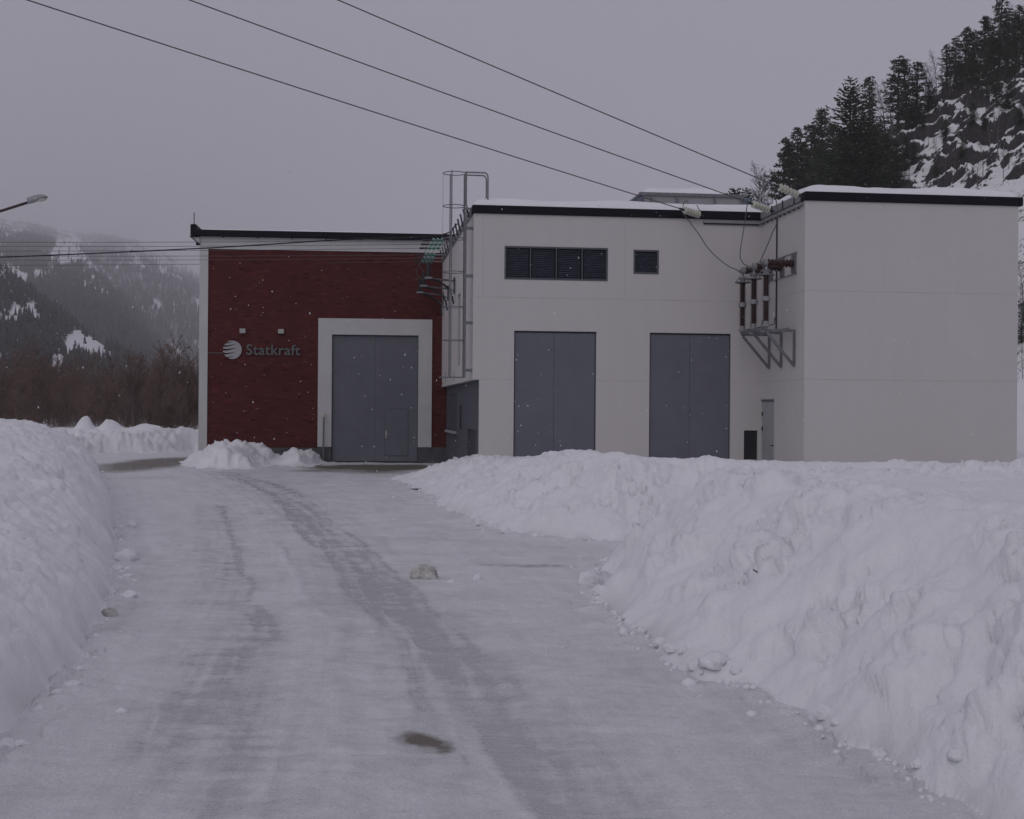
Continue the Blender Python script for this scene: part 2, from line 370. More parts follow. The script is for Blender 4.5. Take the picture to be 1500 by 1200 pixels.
def holes(mb, u0, u1, z0, z1, ops, v0, depth, cut=()):
    """front face in plane v=v0 with rectangular holes (u0,u1,z0,z1) and reveals going to v0+depth"""
    reveal = ops; ops = list(ops) + list(cut)
    us = sorted({u0, u1, *[o[0] for o in ops], *[o[1] for o in ops]}); zs = sorted({z0, z1, *[o[2] for o in ops], *[o[3] for o in ops]})
    us = [u for u in us if u0 <= u <= u1]; zs = [z for z in zs if z0 <= z <= z1]
    for i in range(len(us) - 1):
        for j in range(len(zs) - 1):
            cu, cz = (us[i] + us[i + 1]) / 2, (zs[j] + zs[j + 1]) / 2
            if any(o[0] < cu < o[1] and o[2] < cz < o[3] for o in ops): continue
            mb.quad((us[i], v0, zs[j]), (us[i + 1], v0, zs[j]), (us[i + 1], v0, zs[j + 1]), (us[i], v0, zs[j + 1]))
    for a, b_, c, d in reveal:
        e = v0 + depth
        mb.quad((a, v0, c), (a, v0, d), (a, e, d), (a, e, c)); mb.quad((b_, v0, d), (b_, v0, c), (b_, e, c), (b_, e, d))
        mb.quad((a, v0, d), (b_, v0, d), (b_, e, d), (a, e, d)); mb.quad((a, v0, c), (a, e, c), (b_, e, c), (b_, v0, c))
def copy_tree(o, parent=None):
    c = o.copy(); COL.objects.link(c)
    if parent is not None: c.parent = parent
    for ch in list(o.children): copy_tree(ch, c)
    return c

# ------------------------------------------------------------------ building frames
TH = R(6.93); O_A = at(692, 600, 39.7); MA = frame((O_A.x, O_A.y, 0), TH); MAI = MA.inverted()
TR = R(5.0); O_R = at(291, 600, 52.2); MR = frame((O_R.x, O_R.y, 0), TR); MRI = MR.inverted()
def onv(M, px, py, v=0):
    I = M.inverted(); o = I @ CP; d = I.to_3x3() @ ray(px, py); t = (v - o.y) / d.y; return o + d * t
def onu(M, px, py, u=0):
    I = M.inverted(); o = I @ CP; d = I.to_3x3() @ ray(px, py); t = (u - o.x) / d.x; return o + d * t
UC, VB, UB, ZT, ZW = 8.85, -3.95, 15.08, 8.23, 8.0
DEP = 13.55

# ================================================================== WHITE BUILDING
wb = thing('power_house', 'white rendered flat-roofed hall with two tall grey doors and a projecting windowless block', 'building', MA)
doorsA = [(1.24, 3.74, .0, 4.5), (5.38, 7.91, 0, 4.5)]
louv = (.93, 4.07, 6.03, 7.03); louv2 = (4.86, 5.64, 6.27, 7.0); hat = (8.34, 8.77, .3, 1.55)
w = MB(MA); holes(w, 0, UC, 0, ZW, doorsA + [louv, louv2, hat], 0, .12, [(-.01, .19, -.1, 3.02)])
w.f = [f for f in w.f]; 
slit = (4.75, 5.85, 3.6, 6.03)
# left side wall (white above 3.02), built in a rotated helper: plane u=0
ws = MB(MA @ Matrix.Rotation(R(-90), 4, 'Z'))   # local x -> -v, local y -> u
holes(ws, -DEP, 0, 3.02, ZW, [(-slit[1], -slit[0], slit[2], slit[3])], 0, .12)
w.quad((0, 0, 3.02), (.19, 0, 3.02), (.19, DEP, 3.02), (0, DEP, 3.02))          # soffit above the set-back base
w.quad((15.07, DEP, 0), (0.19, DEP, 0), (.19, DEP, ZW), (15.07, DEP, ZW))
w.quad((0, 0, ZW), (UC, 0, ZW), (UC, DEP, ZW), (0, DEP, ZW))
w.build('front_wall', MAT['wall'], wb); ws.build('side_wall', MAT['wall'], wb)
w = MB(MA); doorC = (-1.33, -.02, .2, 2.5)
wc = MB(MA @ Matrix.Rotation(R(-90), 4, 'Z'))   # plane u=UC: local y = UC ; local x=-v
holes(wc, 0, -VB, 0, ZW, [(.02, 1.33, .2, 2.5)], UC, .1)
wc.build('return_wall', MAT['wall'], wb)
w.quad((UC, VB, 0), (UB, VB, 0), (UB, VB, ZW), (UC, VB, ZW)); w.quad((UB, VB, 0), (UB, DEP, 0), (UB, DEP, ZW), (UB, VB, ZW))
w.quad((UC, VB, ZW), (UB, VB, ZW), (UB, DEP, ZW), (UC, DEP, ZW))
w.build('block_wall', MAT['wall'], wb)
# set-back grey base on the left side
wg = MB(MA @ Matrix.Rotation(R(-90), 4, 'Z'))
bwin = (-12.9, -8.4, 1.34, 2.7); gd = (-3.75, -.75, 0, 1.5)
holes(wg, -DEP, -.0, 0, 3.018, [bwin, gd], .19, .08); wg.build('base_wall', MAT['greybase'], wb)
wi = MB(MA @ Matrix.Rotation(R(-90), 4, 'Z')); wi.box(-12.9, -8.4, .265, .28, 1.34, 2.7)
win = wi.build('window', MAT['glass'], wb)
for k in range(6):
    x = -12.75 + k * .83; MB(MA @ Matrix.Rotation(R(-90), 4, 'Z')).box(x, x + .30, .16, .262, 1.36, 2.68).build('window_bar', MAT['greybase'], win)
MB(MA @ Matrix.Rotation(R(-90), 4, 'Z')).box(-13.0, -8.3, .09, .262, 1.25, 1.337).build('window_sill', MAT['greydoor'], win)
MB(MA @ Matrix.Rotation(R(-90), 4, 'Z')).box(-3.73, -.77, .25, .27, 0, 1.49).build('base_door', MAT['doorseam'], wb)
MB(MA).tube([(.13, 5.9, 1.45), (.13, 5.9, 2.25)], .03, 8).build('vent_pipe', MAT['darkmetal'], wb)
MB(MA @ Matrix.Rotation(R(-90), 4, 'Z')).box(-slit[1], -slit[0], .08, .1, slit[2], slit[3]).build('slit_window', MAT['hatch'], wb)
# doors
for (a, b_, c, d), mid in zip(doorsA, (2.46, 6.64)):
    dd = MB(MA).box(a, b_, .105, .14, c, d).build('hall_door', MAT['doorseam'], wb)
    MB(MA).box(a + .035, mid - .004, .07, .103, c, d - .05, .006).build('door_leaf', MAT['door'], dd)
    MB(MA).box(mid + .004, b_ - .035, .07, .103, c, d - .05, .006).build('door_leaf', MAT['door'], dd)
def louvre(ops, n):
    a, b_, c, d = ops
    root = MB(MA).box(a, b_, .1, .115, c, d).build('louvre_window', MAT['fascia'], wb)
    fr = MB(MA); t = .05
    fr.box(a, b_, -.012, .098, d - t, d); fr.box(a, b_, -.012, .098, c, c + t)
    zz = (c + t, d - t)
    xs = [a + (b_ - a) * k / n for k in range(n + 1)]
    for k, x in enumerate(xs):
        x0 = a if k == 0 else (b_ - t if k == n else x - t / 3); x1 = x0 + (t if k in (0, n) else t * .66)
        fr.box(x0, x1, -.010, .097, *zz)
    fr.build('louvre_frame', MAT['louvreframe'], root)
    for k in range(n):
        sl = MB(MA); x0, x1 = xs[k] + .052, xs[k + 1] - .052; z = c + t + .01
        while z < d - t - .03:
            j = random.uniform(-.004, .004)
            sl.add([(x0, .02, z + j), (x1, .02, z + j), (x1, .085, z + .05), (x0, .085, z + .05), (x0, .03, z - .008 + j), (x1, .03, z - .008 + j), (x1, .09, z + .043), (x0, .09, z + .043)],
                   [[0, 1, 2, 3], [7, 6, 5, 4], [0, 4, 5, 1], [2, 6, 7, 3]]); z += .055
        sl.build('louvre_slats', MAT['louvre'], root)
louvre(louv, 4); louvre(louv2, 1)
MB(MA).box(hat[0], hat[1], .06, .115, hat[2], hat[3]).build('floor_hatch', MAT['hatch'], wb)
sd = MB(MA @ Matrix.Rotation(R(-90), 4, 'Z')).box(.02, 1.33, UC + .05, UC + .09, .2, 2.43).build('side_door', MAT['greydoor'], wb)
MB(MA @ Matrix.Rotation(R(-90), 4, 'Z')).box(.02, 1.33, UC + .03, UC + .088, 2.435, 2.5).build('door_lintel', MAT['door'], sd)
h = MB(MA); h.tube([(UC + .05, -1.18, 1.12), (UC - .02, -1.18, 1.12), (UC - .02, -1.05, 1.12)], .014, 6); h.build('door_handle', MAT['darkmetal'], sd)
for z in (2.0, 1.55): MB(MA).box(UC + .02, UC + .048, -.12, -.06, z, z + .12).build('door_hinge', MAT['darkmetal'], sd)
# joints in the render, 3 mm proud
j = MB(MA)
for z in (3.03, 5.49):
    for a, b_ in (((.02, 1.23), (3.76, 5.37), (7.93, UC - .02)) if z < 4 else ((.02, UC - .02),)):
        j.box(a, b_, -.003, .01, z - .009, z + .009)
    j.box(UC + .02, UB - .02, VB - .003, VB + .01, z - .009, z + .009)
    j.box(UC - .003, UC + .01, VB + .02, -.02, z - .009, z + .009)
for x in (.28, 4.6):
    j.box(x - .006, x + .006, -.003, .01, 5.51, 7.9)
j.build('wall_joint', MAT['joint'], wb)
# fascias
f = MB(MA); f.box(-.05, UC + .0, -.07, .3, ZW - .02, ZT, .02); f.build('front_fascia', MAT['fascia'], wb)
f = MB(MA); f.box(UC - .03, UB + .1, VB - .07, VB + .3, ZW - .02, ZT, .02); f.build('block_fascia', MAT['fascia'], wb)
f = MB(MA); f.box(UB - .2, UB + .1, VB + .302, DEP, ZW - .02, ZT, .02); f.build('block_fascia', MAT['fascia'], wb)
f = MB(MA); f.box(UC - .06, UC + .2, VB + .302, -.075, ZW + .0, ZT, .012); f.build('return_eave', MAT['eave'], wb)
f = MB(MA); f.box(-.05, .3, .302, DEP, ZW - .02, ZT - .02, .012); f.build('side_eave', MAT['eave'], wb)
for k in range(3):
    v = VB + .75 + k * 1.0; MB(MA).bar((UC - .075, v, ZW + .0), (UC - .075, v, ZT + .02), .03, .05).build('eave_clip', MAT['darkmetal'], wb)
for k in range(12):
    v = .9 + k * 1.07; MB(MA).bar((-.07, v, ZW - .02), (-.16, v - .02, ZT + .16), .05, .035).build('eave_post', MAT['darkmetal'], wb)
# cable rail under the eaves at the inner corner
rl = MB(MA); rl.box(7.0, UC - .05, -.085, -.004, 7.86, 7.93); rl.build('eave_rail', MAT['steelpale'], wb)
rl = MB(MA); rl.box(UC - .085, UC - .004, VB + .15, -.09, 7.86, 7.95); rl.build('eave_rail', MAT['steelpale'], wb)
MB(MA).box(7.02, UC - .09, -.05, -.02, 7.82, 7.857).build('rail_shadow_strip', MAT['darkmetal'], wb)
for k in range(9): MB(MA).box(UC - .06, UC - .02, -.3 - k * .4, -.24 - k * .4, 7.82, 7.857).build('rail_clip', MAT['darkmetal'], wb)
MB(MA).tube([(UC - .03, -1.55, 7.82), (UC - .03, -1.55, 4.5)], .022, 6).build('earth_conductor', MAT['darkmetal'], wb)
MB(MA).box(-.012, .001, 13.2, 13.3, 3.1, 3.2).build('red_marker', MAT['red'], wb)

# roof snow cushions
def snow_pad(name, label, M, u0, u1, v0, v1, z, th, edge=.35, seed=0, nx=120, ny=60, group=None):
    us = np.linspace(u0, u1, nx); vs = np.linspace(v0, v1, ny)
    # finer towards the near edges
    U, V = np.meshgrid(us, vs, indexing='ij')
    d = np.minimum(np.minimum(U - u0, u1 - U), np.minimum(V - v0, v1 - V))
    rise = np.sqrt(np.clip(1 - (1 - np.clip(d / edge, 0, 1)) ** 2, 0, 1))
    Z = z + th * rise * (1 + .30 * fbm(U * .45, V * .45, None, 3, seed) + .06 * fbm(U * 2.5, V * 2.5, None, 3, seed + 3)) + .0
    P = np.stack([U, V, Z], -1).reshape(-1, 3)
    B = np.stack([U, V, np.full_like(U, z - .0)], -1).reshape(-1, 3)
    ii, jj = np.meshgrid(np.arange(nx - 1), np.arange(ny - 1), indexing='ij'); a = (ii * ny + jj).ravel()
    fc = np.stack([a, a + ny, a + ny + 1, a + 1], -1)
    A = np.array(M); P = P @ A[:3, :3].T + A[:3, 3]
    o = meshobj(name, P, fc, MAT['snow'], smooth=True); return tag(o, label, 'snow', group)
snow_pad('roof_snow', 'thick white snow layer on the roof of the white hall with two doors', MA, -.03, UC + .3, -.03, DEP, ZT - .03, .27, .45, 5, 140, 160)
snow_pad('roof_snow', 'thick snow cushion along the roof of the projecting windowless block', MA, UC - .02, UB + .02, VB - .02, DEP, ZT - .03, .34, .8, 9, 110, 180)

# rooftop skylight box behind the parapet
o0 = onv(MA, 928, 298, 6.0); u0 = o0.x; u1 = onv(MA, 1086, 298, 6.0).x; zb = ZT - .05; zt = onv(MA, 1000, 285.5, 6.0).z
sk = thing('rooftop_skylight', 'long low grey skylight box with dark mullions on the hall roof under snow', 'skylight', MA @ Matrix.Translation((u0, 6, zb)))
p = MB(MA); p.add([(u0 + .35, 6, zb), (u1, 6, zb), (u1, 6, zt), (u0 + .35, 6, zt), (u0 + .35, 8, zb), (u1, 8, zb), (u1, 8, zt), (u0 + .35, 8, zt)],
                  [[0, 1, 2, 3], [5, 4, 7, 6], [1, 5, 6, 2], [4, 0, 3, 7], [3, 2, 6, 7]]); p.build('side_panel', MAT['roofpanel'], sk)
fr = MB(MA); fr.box(u0 + .2, u1 + .05, 5.93, 6.05, zt - .06, zt + .05)
for x in (u0 + .35, u0 + .62, u0 + 1.55, u0 + 2.9, u1 - .02): fr.box(x - .035, x + .035, 5.94, 5.998, zb, zt - .062)
fr.bar((u0 - .12, 5.96, zt - .28), (u0 + .22, 5.96, zt), .06); fr.bar((u0 - .12, 5.96, zb), (u0 - .12, 5.96, zt - .25), .05)
fr.build('frame', MAT['steel'], sk)
p = MB(MA); p.add([(u0 - .1, 6.0, zb), (u0 + .33, 6.0, zb), (u0 + .33, 6.0, zt - .02), (u0 - .1, 6.0, zt - .3), (u0 - .1, 7.9, zb), (u0 + .33, 7.9, zb), (u0 + .33, 7.9, zt - .02), (u0 - .1, 7.9, zt - .3)],
                  [[0, 1, 2, 3], [5, 4, 7, 6], [4, 0, 3, 7], [3, 2, 6, 7]]); p.build('sloped_end', MAT['bluepanel'], sk)
p = MB(MA); p.add([(u1 + .06, 6.1, zb), (u1 + 1.5, 6.1, zb), (u1 + 1.4, 6.1, zt - .3), (u1 + .06, 6.1, zt), (u1 + .06, 8, zb), (u1 + 1.5, 8, zb), (u1 + 1.4, 8, zt - .3), (u1 + .06, 8, zt)],
                  [[0, 1, 2, 3], [5, 4, 7, 6], [1, 5, 6, 2], [3, 2, 6, 7]]); p.build('sheet_cover', MAT['bluepanel'], sk)
snow_pad('skylight_snow', 'small rounded snow ridge on top of the rooftop skylight box', MA, u0 + .35, u0 + 3.3, 5.98, 8.0, zt + .05, .26, .9, 21, 60, 30)

# ================================================================== RED BUILDING
rb = thing('brick_hall', 'dark red brick hall with white corner pilaster and a white-framed grey door', 'building', MR)
RU = 9.75; RT_, RBK = 9.0, 8.36
door = (5.17, 8.58, 0, 5.06)
w = MB(MR); holes(w, .33, RU, .58, RBK, [(4.63, 9.12, -.1, 5.70)], 0, .02); w.build('brick_wall', MAT['brick'], rb)
w = MB(MR); w.box(0, .33, -.03, .4, 0, RBK + .001); w.box(0, RU, -.03, .4, RBK + .002, 8.84); w.build('white_pilaster', MAT['trim'], rb)
w = MB(MR); w.quad((0, 0.4, 0), (0, 14, 0), (0, 14, 8.8), (0, .4, 8.8)); w.quad((0, 14, 0), (14, 14, 0), (14, 14, 8.8), (0, 14, 8.8)); w.quad((0, .2, 8.83), (14, .2, 8.83), (14, 14, 8.83), (0, 14, 8.83)); w.quad((14, .0, 0), (14, 14, 0), (14, 14, 8.83), (14, 0, 8.83)); w.quad((RU, .1, 0), (14, .1, 0), (14, .1, 8.83), (RU, .1, 8.83)); w.build('rear_wall', MAT['trim'], rb)
for a, b_, c in ((.33, 4.63, .575), (4.632, 5.168, .62), (8.58, RU, .62)): MB(MR).box(a, b_, -.035 if a < 1 or a > 8 else -.05, .3, 0, c).build('plinth', MAT['plinth'], rb)
w = MB(MR); w.box(4.63, 5.17, -.05, .25, .623, 5.06); w.box(8.58, 9.12, -.05, .25, .623, 5.06); w.box(4.63, 9.12, -.05, .25, 5.062, 5.70); w.build('door_surround', MAT['trim'], rb)
dr = MB(MR).box(5.172, 8.578, .12, .16, 0, 5.058).build('hall_door', MAT['doorseam'], rb)
MB(MR).box(5.19, 6.871, .08, .118, .05, 5.03, .006).build('door_leaf', MAT['door'], dr)
lf = MB(MR); lf.box(6.879, 8.56, .08, .118, .05, 5.03, .006); lf.build('door_leaf', MAT['door'], dr)
wk = MB(MR).box(7.27, 8.18, .066, .079, .30, 2.13, .004).build('wicket_door', MAT['door'], dr)
MAT['wicketseam'] = simple('wicket_seam', (.102, .105, .128), .6, .1)
w = MB(MR); w.box(7.25, 7.262, .070, .079, .26, 2.16); w.box(8.188, 8.20, .07, .079, .26, 2.16); w.box(7.264, 8.186, .07, .079, 2.138, 2.155); w.box(7.264, 8.186, .07, .079, .26, .29); w.build('wicket_frame', MAT['wicketseam'], dr)
h = MB(MR); h.box(7.29, 7.36, .045, .064, .98, 1.26); h.tube([(7.33, .05, 1.12), (7.33, .0, 1.12), (7.45, .0, 1.12)], .014, 6); h.build('door_handle', MAT['box'], dr)
# roof fascia with upturned end cap
f = MB(MR); f.box(-.1, RU + .35, -.22, .4, 8.842, RT_ + .09, .02); f.build('fascia', MAT['fascia'], rb)
f = MB(MR); f.box(-.34, -.102, -.22, 2, 8.85, 9.30, .035); f.box(-.36, -.12, -.24, 2, 8.80, 8.846); f.build('fascia_end_cap', MAT['fascia'], rb)
f = MB(MR); f.add([(-.3, -.1, 8.80), (.0, -.1, 8.80), (0, -.1, 8.55), (-.3, .4, 8.80), (0, .4, 8.80), (0, .4, 8.55)], [[0, 1, 2], [5, 4, 3], [0, 2, 5, 3]]); f.build('eave_soffit', MAT['trim'], rb)
MB(MR).box(-.14, -.002, -.09, .05, 8.5, 8.62).build('gutter_outlet', MAT['fascia'], rb)
MB(MR).tube([(-.23, .0, 9.3), (-.23, .0, 9.78)], .018, 6).build('lightning_rod', MAT['darkmetal'], rb)
for k in range(7): MB(MR).box(.9 + k * 1.33, .95 + k * 1.33, -.20, -.14, 8.79, 8.838).build('fascia_clip', MAT['fascia'], rb)
snow_pad('roof_snow', 'thin snow line along the roof of the red brick hall', MR, .2, RU + .2, -.1, 13, RT_ + .07, .09, .3, 31, 110, 60)
# fixtures on the brick wall
for k, (x, lab) in enumerate(((1.69, 'small pale square wall light above the round emblem'), (3.18, 'small pale square wall light above the end of the lettering'))):
    t = thing('wall_light', lab, 'wall light', MR @ Matrix.Translation((x, -.0, 5.15)), 'wall lights over the sign')
    MB(MR).box(x - .11, x + .11, -.2, -.002, 5.06, 5.24, .012).build('housing', MAT['box'], t)
    MB(MR).box(x - .08, x + .08, -.17, -.03, 5.045, 5.058).build('lens', MAT['glass'], t)
t = thing('wall_sign', 'grey metal company sign with a striped round emblem on the red brick wall', 'sign', MR @ Matrix.Translation((1.29, -.02, 4.0)))
lg = MB(MR); cx, cz, rr = 1.29, 4.41, .362; n = 44
slots = [(-.06, .92, .088, .47), (-.30, .50, .085, .62), (.02, .16, .095, .70)]
def emb(k, x):   # centre line and half thickness of wave slot k, unit circle coords
    yc, x1, th = ((.84, .25, .085), (.50, .40, .10), (.10, .55, .115), (-.33, .38, .105), (-.74, .18, .09))[k]
    s = min(1, max(0, (x1 - x) / (x1 + 1.0)))
    return yc + .075 * math.sin((x + .1) * 3.1) + .05 * x, th * s ** .8 if s > 0 else 0
xs = [-math.cos(math.pi * i / n) * .9999 for i in range(n + 1)]
def bounds(x):
    top = math.sqrt(max(0, 1 - x * x)); out = []; lo = -top
    for k in (4, 3, 2, 1, 0):
        c, hh = emb(k, x)
        c0 = min(max(c - hh, -top), top); c1 = min(max(c + hh, -top), top)
        out.append((min(lo, c0), c0)); lo = c1
    out.append((lo, top)); return out
for i in range(n):
    A_, B_ = bounds(xs[i]), bounds(xs[i + 1])
    for (a0, a1), (b0, b1) in zip(A_, B_):
        if a1 - a0 < 1e-4 and b1 - b0 < 1e-4: continue
        q = [(xs[i], a0), (xs[i + 1], b0), (xs[i + 1], b1), (xs[i], a1)]
        P = [(cx + x * rr, -.07, cz + y * rr) for x, y in q]; Q = [(cx + x * rr, -.01, cz + y * rr) for x, y in q]
        lg.add(P + Q, [[0, 1, 2, 3], [0, 4, 5, 1], [3, 2, 6, 7]])
lg.build('emblem', MAT['logo'], t)
fc = bpy.data.curves.new('lettering', 'FONT'); fc.body = 'Statkraft'; fc.size = .66; fc.extrude = .025; fc.offset = .009; fc.resolution_u = 4; fc.space_character = 1.06
fo = bpy.data.objects.new('lettering', fc); COL.objects.link(fo)
bpy.context.view_layer.update()
me = bpy.data.meshes.new_from_object(fo.evaluated_get(bpy.context.evaluated_depsgraph_get()))
COL.objects.unlink(fo); bpy.data.objects.remove(fo)
xx = [v.co.x for v in me.vertices]; sc = 2.10 / (max(xx) - min(xx)); yy = [v.co.y for v in me.vertices]; scy = .42 / (max(yy) - min(yy))
vs = [MR @ Vector((1.83 + (v.co.x - min(xx)) * sc, -.05 - v.co.z, 4.215 + (v.co.y - min(yy)) * scy)) for v in me.vertices]
lt = meshobj('lettering', [tuple(v) for v in vs], [list(p_.vertices) for p_ in me.polygons], MAT['letter'], t)
bpy.data.meshes.remove(me)
tag(MB(MR).tube([(.33, -.03, 4.28), (.92, -.03, 4.27)], .018, 6).build('wall_cable', MAT['letter']), 'thin grey cable running from the white corner pilaster to the round emblem', 'cable')
t = thing('marker_pole', 'thin grey marker pole with pale tip standing before the white door surround', 'pole', MR @ Matrix.Translation((4.87, -.25, 0)))
MB(MR).tube([(4.87, -.25, 0), (4.88, -.25, 1.8)], .035, 8).build('shaft', MAT['steel'], t); MB(MR).tube([(4.88, -.25, 1.8), (4.88, -.25, 1.93)], .06, 8).build('tip', MAT['lens'], t)

# ================================================================== LADDER
lad = thing('cage_ladder', 'tall grey caged roof ladder fixed to the left side of the white hall', 'ladder', MA @ Matrix.Translation((-.28, .38, 3.0)))
zt_, zb_ = 9.24, 3.1
for v in (.13, .60): MB(MA).box(-.26, -.20, v - .02, v + .02, zb_, zt_).build('stile', MAT['steel'], lad)
z = zb_ + .2
while z < zt_ - .1: MB(MA).tube([(-.23, .15, z), (-.23, .58, z)], .014, 6).build('rung', MAT['steel'], lad); z += .28
for z in (9.22, 8.23, 7.25, 6.25, 5.2, 4.2):
    hp = []
    for k in range(25):
        q = math.pi * 2 * k / 24; hp.append((-.56 + .34 * math.cos(q), .365 + .34 * math.sin(q), z))
    MB(MA).tube(hp[:-1], .014, 6, closed=True).build('cage_hoop', MAT['steel'], lad)
for u, v in ((-.66, .04), (-.66, .69), (-.90, .365)):
    t_ = .035 if u > -.8 else .008
    MB(MA).box(u - t_ / 2, u + t_ / 2, v - .018, v + .018, zb_, 9.25).build('cage_bar', MAT['steel'], lad)
for v in (.13, .60):
    pts = [(-.23, v, 9.2), (-.23 + .02, v, 9.22), (.32, v, 9.22), (.38, v, 9.2), (.42, v, 9.14), (.43, v, 9.05), (.43, v, 8.3)]
    MB(MA).tube(pts, .022, 8).build('handrail', MAT['steel'], lad)
for z in (3.3, 4.72, 6.12, 7.55):
    MB(MA).box(-.199, -.002, .11, .17, z - .045, z + .045).build('wall_bracket', MAT['steel'], lad)
MB(MA).box(-.199, -.052, .11, .17, 8.1, 8.16).build('wall_bracket', MAT['steel'], lad)
g = MB(MA); g.bar((-.95, .1, 3.09), (-.2, .1, 3.09), .03); g.bar((-.95, .65, 3.09), (-.2, .65, 3.09), .03); g.bar((-.95, .1, 3.09), (-.95, .65, 3.09), .03)
for x in (-.8, -.55): g.bar((x, .1, 2.99), (x, .1, 3.22), .015)
g.build('cage_foot', MAT['steel'], lad)

# ================================================================== HIGH-VOLTAGE GEAR ON THE WHITE BUILDING
def L(M, p): return M @ Vector(p)
def sag(a, b_, s, n=24): return [a.lerp(b_, k / n) - Vector((0, 0, s * 4 * (k / n) * (1 - k / n))) for k in range(n + 1)]
def disc_prof(n, r, rc=.03):
    out = []
    for k in range(n):
        t0 = (k + .12) / n; w_ = .76 / n
        out += [(t0, rc), (t0 + w_ * .18, rc * 1.3), (t0 + w_ * .55, r * .85), (t0 + w_ * .72, r), (t0 + w_ * .86, r * .96), (t0 + w_ * .88, rc)]
    return [(0, rc)] + out + [(1, rc)]
# three cream strain strings and the overhead lines they hold
anch = [onv(MA, 1031, 317, -.06), onu(MA, 1133, 310, UC - .08), onu(MA, 1176, 289, UC - .08)]
clampx = [(997, 305), (1099, 301.5), (1145, 278)]
far = [at(-520, -184, 25), at(-520, -296, 25.5), at(-520, -440, 26)]
names = ['leftmost', 'middle', 'rightmost']
where = ['cream ribbed insulator string over the black roof edge of the two-door hall', 'cream ribbed insulator string at the inner corner of the roofs', 'cream ribbed insulator string against the trees at the projecting block corner']
wl = ['overhead power line lowest of the three crossing the sky, ending above the small louvre', 'overhead power line middle of the three crossing the sky, ending at the roofs inner corner', 'overhead power line highest of the three crossing the sky, ending at the projecting block']
clampP = []
for k in range(3):
    a = MA @ anch[k]; dirv = (far[k] - a).normalized()
    I0 = a + dirv * .16; I1 = a + dirv * .82; cl = a + dirv * 1.0; clampP.append(cl)
    t = thing('insulator_string', where[k], 'insulator', Matrix.Translation(a), 'cream insulator strings')
    MB().tube([a, I0], .03, 6).build('anchor_link', MAT['darkmetal'], t)
    for q in range(6):
        c0 = I0.lerp(I1, q / 6); c1 = I0.lerp(I1, (q + 1) / 6)
        MB().lathe(c0, c1, [(0, .03), (.1, .05), (.3, .06), (.5, .10), (.62, .115), (.68, .105), (.7, .04), (1, .03)], 16).build('disc', MAT['cream'], t)
    MB().tube([I1, cl], .035, 8).build('line_clamp', MAT['darkmetal'], t)
    up_ = Vector((0, 0, 1))
    MB().tube([I1 + dirv * .06, I1 + dirv * .02 + up_ * .2, I1 - dirv * .08 + up_ * .3, I1 - dirv * .16 + up_ * .26], .012, 6).build('arcing_horn', MAT['darkmetal'], t)
    MB().tube([I0 - dirv * .04, I0 + up_ * .12, I0 - dirv * .0 + dirv * .14 + up_ * .27], .012, 6).build('arcing_horn', MAT['darkmetal'], t)
    tag(MB().tube(sag(cl, far[k], .06), .015, 6).build('power_line', MAT['wire']), wl[k], 'power line', 'overhead lines')
# wall bushings through the return wall
bush_v = [-.98, -2.05, -3.08]; zb0 = 6.33; tips = []
bl = ['brown wall bushing deepest in the corner, nearest the hall front', 'brown wall bushing in the middle of the row of three', 'brown wall bushing nearest the projecting block corner']
for k, v in enumerate(bush_v):
    t = thing('wall_bushing', bl[k], 'bushing', MA @ Matrix.Translation((UC, v, zb0)), 'brown wall bushings')
    MB(MA).box(UC - .05, UC - .002, v - .16, v + .16, zb0 - .27, zb0 + .29, .008).build('wall_plate', MAT['steel'], t)
    MB(MA).lathe((UC - .05, v, zb0), (UC - .80, v, zb0), disc_prof(7, .125, .075), 16).build('ribbed_body', MAT['brown'], t)
    MB(MA).lathe((UC - .80, v, zb0), (UC - .98, v, zb0), [(0, .07), (.05, .11), (.6, .11), (.65, .05), (1, .05)], 12).build('end_cap', MAT['steelpale'], t)
    tips.append((UC - 1.02, v, zb0))
t = thing('bushing_frame', 'pale steel frame round the three brown bushings on the return wall', 'frame', MA @ Matrix.Translation((UC, -2, 6.0)))
b_ = MB(MA)
for z in (6.03, 6.63): b_.box(UC - .03, UC - .002, -3.3, -.75, z - .012, z + .012)
b_.build('rail', MAT['steelpale'], t)
# three surge arresters on a bracket shelf
ul = UC - .86
br = thing('bracket_shelf', 'grey steel triangular bracket shelf carrying the three brown surge arresters', 'bracket', MA @ Matrix.Translation((UC, -2, 3.4)))
for v in (-.92, -2.04, -3.18):
    MB(MA).bar((ul - .02, v, 4.42), (UC - .01, v, 4.42), .07).build('arm', MAT['steel'], br)
    MB(MA).bar((UC - .035, v, 3.4), (UC - .035, v, 4.38), .06).build('wall_post', MAT['steel'], br)
    MB(MA).bar((ul + .02, v, 4.37), (UC - .05, v, 3.45), .07).build('diagonal', MAT['steel'], br)
MB(MA).bar((ul, -.85, 4.48), (ul, -3.25, 4.48), .09).build('beam', MAT['steel'], br)
MB(MA).bar((UC - .2, -.85, 4.48), (UC - .2, -3.25, 4.48), .05).build('beam', MAT['steelpale'], br)
al = ['brown ribbed surge arrester post farthest left of the shelf, beside the second hall door', 'brown ribbed surge arrester post in the middle of the bracket shelf', 'brown ribbed surge arrester post nearest the vertical conductor']
tops = []
